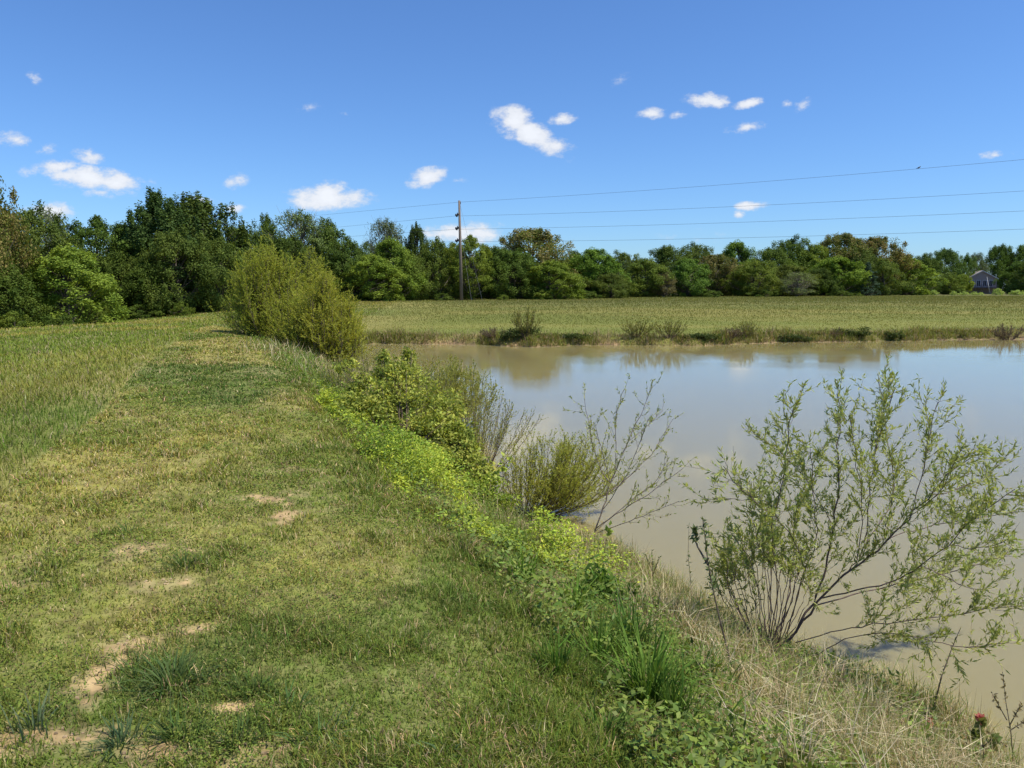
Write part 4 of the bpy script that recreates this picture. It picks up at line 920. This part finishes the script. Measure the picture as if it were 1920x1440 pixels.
sapling('sapling', 'single thin dark sapling leaning left in front of the large willow', [q, P(1362, 1210, Yq + .05), P(1342, 1130, Yq + .1), P(1328, 1060, Yq + .15), P(1318, 975, Yq + .2)], .008, [[P(1328, 1060, Yq + .15), P(1305, 1020, Yq + .2), P(1303, 990, Yq + .2)]], .045, .017, (.10, .14, .05), (.20, .23, .08), 61, start=.55)
q = ground_pt(1225, 1120); sapling('weed_stalk', 'short twiggy weed standing against the water left of the sapling', [q, P(1224, 1070, q[1] + .1), P(1222, 1030, q[1] + .1)], .004, [[P(1223, 1070, q[1] + .1), P(1210, 1040, q[1])], [P(1223, 1080, q[1] + .1), P(1237, 1045, q[1])]], .03, .012, (.12, .16, .05), (.2, .22, .08), 62, 'weed', n=22)
q = ground_pt(1298, 1150); sapling('weed_stalk', 'thin upright weed between the short weed and the sapling', [q, P(1295, 1090, q[1] + .1), P(1290, 1040, q[1] + .1), P(1292, 985, q[1] + .1)], .0035, [], .035, .012, (.13, .17, .05), (.22, .24, .08), 63, 'weed', n=30, start=.3)
q = ground_pt(960, 1000, .5); q2 = G(948, 960, .4); sapling('young_maple', 'young plant with bright yellow-green leaves against the feathery willow', [q2, P(945, 920, q2[1]), P(942, 880, q2[1]), P(945, 855, q2[1])], .005, [[P(943, 895, q2[1]), P(930, 888, q2[1])], [P(942, 900, q2[1]), P(955, 862, q2[1])]], .085, .05, (.30, .38, .05), (.45, .50, .08), 64, n=9, start=.6)
q = ground_pt(1130, 1040, .4); sapling('young_maple', 'bright green leaf cluster on a thin stem at the foot of the sparse willow', [q, P(1138, 1010, q[1]), P(1143, 985, q[1])], .004, [], .09, .06, (.24, .36, .05), (.38, .46, .08), 65, n=12, start=.6)
q = ground_pt(1840, 1440, .8); sapling('red_leaf_seedling', 'young maple with red new leaves at the bottom right', [q, P(1845, 1410, q[1]), P(1838, 1365, q[1]), P(1842, 1350, q[1])], .004, [[P(1843, 1400, q[1]), P(1825, 1375, q[1])], [P(1843, 1400, q[1]), P(1862, 1385, q[1])]], .07, .05, (.16, .20, .05), (.24, .24, .07), 66, n=14, start=.5)
sapling('red_leaf_seedling', 'small red-tipped maple shoot left of the red-leaved young maple', [P(1752, 1420, q[1] + .05), P(1750, 1390, q[1] + .05), P(1747, 1345, q[1] + .05)], .003, [], .045, .032, (.36, .07, .05), (.42, .16, .08), 67, n=8, start=.8)
sapling('red_leaf_seedling', 'deep red leaf tip just above the red-leaved young maple', [P(1842, 1375, q[1]), P(1840, 1362, q[1]), P(1838, 1345, q[1])], .003, [], .05, .035, (.45, .06, .07), (.42, .12, .08), 68, n=8, start=.6)
q = ground_pt(1900, 1430, .6); sapling('twiggy_weed', 'brown twiggy weed with small leaves at the bottom right corner', [q, P(1895, 1370, q[1]), P(1885, 1310, q[1]), P(1880, 1260, q[1])], .004, [[P(1893, 1360, q[1]), P(1915, 1320, q[1])], [P(1888, 1350, q[1]), P(1860, 1300, q[1])], [P(1893, 1370, q[1]), P(1925, 1350, q[1])], [P(1888, 1400, q[1]), P(1850, 1370, q[1])]], .03, .012, (.16, .12, .06), (.24, .20, .08), 69, 'weed', n=28)
q = ground_pt(1750, 1330, .4); sapling('twiggy_weed', 'thin dark stem leaning right behind the straw below the large willow', [q, P(1765, 1270, q[1]), P(1785, 1215, q[1] + .1), P(1800, 1180, q[1] + .1)], .007, [], .04, .012, (.14, .17, .05), (.22, .24, .07), 70, 'weed', n=30)
q = ground_pt(1560, 1400, .9); sapling('leafy_weed', 'round-leaved green weed at the bottom below the straw', [q, P(1560, 1385, q[1]), P(1562, 1370, q[1])], .004, [[P(1560, 1385, q[1]), P(1530, 1378, q[1])], [P(1560, 1385, q[1]), P(1600, 1380, q[1])]], .06, .045, (.12, .22, .04), (.20, .30, .06), 71, 'weed', n=14, start=.3)

# far shore bushes
GSB = 'bushes along the far shore'
def shore_shrub(px, top, wpx, label, kind, seed):
    x0 = (px - 960) / FPX * 41; y = float(yf(np.array([x0]))[0]) + .7; x = (px - 960) / FPX * y; b = on(x, y); h = (P(px, top, y)[2] - b[2]) * .85 + .12; wm = wpx / FPX * y * 1.25
    if kind == 'dark':
        leafy_bush('shore_bush', label, b, [(b + [q * wm * .3, 0, h * .42], (wm * .28, .35, h * .45)) for q in (-1, 0, 1)], .12, .07, (.045, .07, .02), (.12, .15, .035), per=520, seed=seed, group=GSB)
    else:
        ca, cb_ = ((.17, .19, .045), (.32, .31, .07)) if kind == 'feather' else ((.14, .11, .08), (.22, .17, .11))
        f = fan(b, 30, h, wm / 2, .5, seed, (0, 0), .4)
        willow('shore_bush', f, [.010] * 30, label, b, tw_step=.14, tw_len=(.2, .5), dens=34, leafL=.09, leafW=.035, start=.1, sub=1, up=.5, colA=ca, colB=cb_, bark=(.12, .08, .06), seed=seed, spread=.4, cat='bush', group=GSB, kstem=4, twig_r=.006)
for a in [(975, 612, 60, 'darkest low bush on the far shore, under the brown-topped oak', 'dark', 81), (985, 572, 40, 'thin twiggy shoots rising out of the darkest shore bush', 'feather', 82), (930, 622, 40, 'brown matted brush left of the darkest shore bush', 'brown', 83),
          (1195, 600, 60, 'feathery green bush with tall twigs, middle of the far shore', 'feather', 84), (1255, 602, 46, 'rounded feathery bush with a dark foot, right of the tall-twigged one', 'feather', 85), (1060, 628, 60, 'low green brush right of the darkest shore bush', 'dark', 86),
          (1318, 626, 50, 'low dark leafy bush on the far shore, right of the feathery pair', 'dark', 87), (1400, 604, 40, 'tall thin twigs on the far shore before the straw patch', 'feather', 88), (1600, 616, 48, 'dark leafy bush on the far shore below the spruce', 'dark', 89),
          (1680, 622, 24, 'small dark bush right of the leafy one on the far shore', 'dark', 90), (1890, 610, 60, 'brown twiggy brush at the right end of the far shore', 'brown', 91), (1480, 628, 60, 'low bright green brush on the far shore', 'dark', 92), (1370, 622, 30, 'greyish brush patch beside the tall thin twigs', 'brown', 93), (1550, 628, 30, 'small brush left of the leafy bush below the spruce', 'brown', 94)]:
    shore_shrub(*a)

# ---------------------------------------------------------------- utility pole and lines
pb = on((866 - 960) / FPX * 100, 100); ptop = P(861, 376, 100)
pole = empty('utility_pole', pb, 'tall wooden utility pole standing at the far edge of the field', 'utility pole')
g = Geo(); g.tube([(0, 0, -.5), (ptop - pb) * .5, ptop - pb], [.24, .19, .14], 14, (.19, .15, .12)); g.build('post', M_BARK, pole, True)
att = []
for row in (402, 427, 450):
    a = P(862, row - 2, 100) - pb; b = P(854, row + 3, 100) - pb; e = a + (b - a) * 1.0
    g = Geo(); g.tube([a + (b - a) * t for t in (0, .25, .26, .45, .46, .65, .66, .9, 1)], [.06, .06, .24, .24, .13, .13, .24, .22, .08], 10, (.035, .035, .04)); g.build('insulator', M_METAL, pole, True); att.append(b + pb)
g = Geo(); g.tube([P(863, 378, 100) - pb, P(863, 383, 100) - pb], [.07, .07], 8, (.03, .03, .03)); g.build('line_clamp', M_METAL, pole)
GL = 'power lines on the utility pole'
dR = P(1920, 400, 72); x0, x1 = att[0][0], dR[0]
rows_r = [((378), 344, 299), (404, 387, 358), (429, 417, 395.5), (452, 446, 429.5)]
rows_l = [(379, 409, 424), (405, 434, 450), (430, 450, 462), (453, 465, 474)]
labs = ['topmost power line running across the whole sky past the pole top', 'second power line from the top, at the upper insulator', 'third power line from the top, at the middle insulator', 'lowest power line, at the lowest insulator']
topwire = None
for k in range(4):
    a = np.array([ptop[0] + .1, 100, ptop[2] - .2]) if k == 0 else att[k - 1]
    r_ = rows_r[k]; m = P(1390, r_[1], 83.8); e = P(1920, r_[2], 72)
    f = [0, .58, 1.0]
    zc = np.polyfit(f, [a[2], m[2], e[2]], 2)
    ts = np.linspace(0, 1.9, 60); R_ = [np.array([a[0] + (e[0] - a[0]) * t, a[1] + (e[1] - a[1]) * t, np.polyval(zc, t)]) for t in ts]
    l_ = rows_l[k]; m2 = P(560, l_[1], 120); e2 = P(380, l_[2], 135)
    ts2 = np.linspace(0, 1, 16)[1:]; Lf = [a * (1 - t) + e2 * t + np.array([0, 0, 0]) for t in ts2]
    pts = Lf[::-1] + R_
    g = Geo(); g.tube(pts, .013, 5, (.08, .09, .10)); o = g.build('power_line', M_METAL, None, True, off=a); o.location = a; tag(o, labs[k], 'power line', GL)
    if k == 0: topwire = (a, e, zc)
for (px1, py1, Y1, lab, s0) in [(905, 560, 96, 'thin guy wire slanting down right from the pole top', 384), (885, 566, 94, 'shorter guy wire slanting down from mid-pole', 430)]:
    a = P(863, s0, 100); e = on((px1 - 960) / FPX * Y1, Y1); g = Geo(); g.tube([a, e], .010, 5, (.12, .12, .13)); o = g.build('guy_wire', M_METAL, None, off=a); o.location = a; tag(o, lab, 'guy wire')
# bird on the top wire
a, e, zc = topwire
tb = min(np.linspace(0, 1.2, 2000), key=lambda t: abs((a[0] + (e[0] - a[0]) * t) / (a[1] + (e[1] - a[1]) * t) - (1701 - 960) / FPX * (1 / math.cos(PITCH) if False else 1) * (1.0)) )
bp = np.array([a[0] + (e[0] - a[0]) * tb, a[1] + (e[1] - a[1]) * tb, np.polyval(zc, tb)])
bird = empty('bird', bp, 'small dark bird perched on the topmost power line', 'bird')
g = Geo(); dk = (.02, .02, .025)
g.tube([(-.24, 0, .02), (-.12, 0, .06), (-.04, 0, .10), (.05, 0, .12), (.10, 0, .17), (.14, 0, .21), (.18, 0, .21), (.22, 0, .20)], [.012, .03, .06, .065, .045, .042, .03, .004], 10, dk); g.build('body', M_METAL, bird, True)
g = Geo(); g.add([(-.26, -.04, .01), (-.26, .04, .01), (-.10, .03, .06), (-.10, -.03, .06), (-.26, -.04, .0), (-.26, .04, .0), (-.10, .03, .05), (-.10, -.03, .05)], [[0, 1, 2, 3], [7, 6, 5, 4], [0, 4, 5, 1], [1, 5, 6, 2], [2, 6, 7, 3], [3, 7, 4, 0]], None, dk); g.build('tail', M_METAL, bird)
for s in (-1, 1):
    g = Geo(); g.tube([(.06, s * .05, .14), (0, s * .07, .12), (-.10, s * .05, .07), (-.17, s * .03, .04)], [.02, .035, .025, .004], 6, dk); g.build('wing', M_METAL, bird)
    g = Geo(); g.tube([(.0, s * .02, .06), (0, s * .02, .0)], [.006, .006], 5, dk); g.build('leg', M_METAL, bird)

# ---------------------------------------------------------------- house
def house():
    Y = 255; hb = on((1833 - 960) / FPX * Y, Y); s = FPX / Y
    zr = P(1833, 508, Y)[2] - hb[2]; ze = P(1851, 522, Y)[2] - hb[2]; hw = 4.3; Ln = 13.0
    h = empty('house', hb, 'two-storey house with a gable, tan roof and deck, among the trees at the right', 'house', rz=R(-24))
    wall = (.31, .25, .23); tr = (.55, .52, .52)
    g = Geo(); V = [(-hw, 0, -.5), (hw, 0, -.5), (hw, 0, ze), (0, 0, zr), (-hw, 0, ze), (-hw, Ln, -.5), (hw, Ln, -.5), (hw, Ln, ze), (0, Ln, zr), (-hw, Ln, ze)]
    g.add(V, [[0, 1, 2, 4], [6, 5, 9, 7], [1, 6, 7, 2], [5, 0, 4, 9]], [[4, 2, 3], [7, 9, 8]], wall); g.build('wall', M_PAINT, h)
    g = Geo()
    for sx in (-1, 1):
        ov = .45; dz = (zr - ze) / hw * ov; X0, Z0 = sx * (hw + ov), ze - dz
        V = []
        for yy_ in (-.5, Ln + .5):
            V += [(0, yy_, zr + .03), (X0, yy_, Z0 + .03), (X0, yy_, Z0 + .2), (0, yy_, zr + .2)]
        g.add(V, [[0, 1, 2, 3], [7, 6, 5, 4], [3, 2, 6, 7], [1, 0, 4, 5], [1, 5, 6, 2]], None, (.42, .34, .29))
    g.build('roof', M_PAINT, h)
    g = Geo()
    for sx in (-1, 1):
        X0, Z0 = sx * (hw + .45), ze - (zr - ze) / hw * .45
        g.add([(0, -.53, zr - .1), (X0, -.53, Z0 - .1), (X0, -.53, Z0 + .18), (0, -.53, zr + .18), (0, -.58, zr - .1), (X0, -.58, Z0 - .1), (X0, -.58, Z0 + .18), (0, -.58, zr + .18)], [[4, 5, 6, 7], [0, 3, 2, 1], [3, 7, 6, 2], [0, 1, 5, 4]], None, tr)
    g.build('gable_trim', M_PAINT, h)
    for i, cx in enumerate((-2.7, -.95, .85, 2.6)):
        g = Geo(); z0, z1 = 2.6, 4.7
        for (a0, a1, b0, b1) in [(cx - .62, cx + .62, z1 - .12, z1), (cx - .62, cx + .62, z0, z0 + .1), (cx - .62, cx - .5, z0 + .1, z1 - .12), (cx + .5, cx + .62, z0 + .1, z1 - .12), (cx - .03, cx + .03, z0 + .1, z1 - .12)]: g.box((a0, -.09, b0), (a1, -.005, b1), (.62, .6, .62))
        fr = g.build('window', M_PAINT, h); g = Geo(); g.box((cx - .5, -.05, z0 + .1), (cx + .5, -.01, z1 - .12), (.02, .022, .03)); g.build('pane', M_METAL, fr)
    g = Geo(); g.box((-hw - .5, -3.2, 2.0), (hw + .2, -.1, 2.2), (.10, .075, .08)); dk_ = g.build('deck', M_PAINT, h)
    for x_ in np.linspace(-hw - .4, hw + .1, 5):
        g = Geo(); g.box((x_ - .09, -3.15, -.4), (x_ + .09, -2.97, 2.0), (.12, .09, .09)); g.build('deck_post', M_PAINT, dk_)
    g = Geo(); g.box((-hw - .5, -3.19, 3.0), (hw + .2, -3.09, 3.1), (.13, .10, .10))
    for x_ in np.arange(-hw - .45, hw + .2, .3): g.box((x_ - .03, -3.17, 2.2), (x_ + .03, -3.12, 3.0), (.13, .10, .10))
    g.build('railing', M_PAINT, dk_)
    fp = on((1850.5 - 960) / FPX * 238, 238); tp = P(1850.5, 520, 238)
    f = empty('flagpole', fp, 'thin pale flagpole standing in front of the house', 'flagpole'); g = Geo(); g.tube([(0, 0, -.2), tp - fp], [.10, .06], 8, (.62, .60, .57)); g.build('shaft', M_PAINT, f, True)
    g = Geo(); g.tube([tp - fp, tp - fp + [0, 0, .08], tp - fp + [0, 0, .18]], [.04, .12, .03], 8, (.5, .45, .3)); g.build('finial', M_PAINT, f)
house()
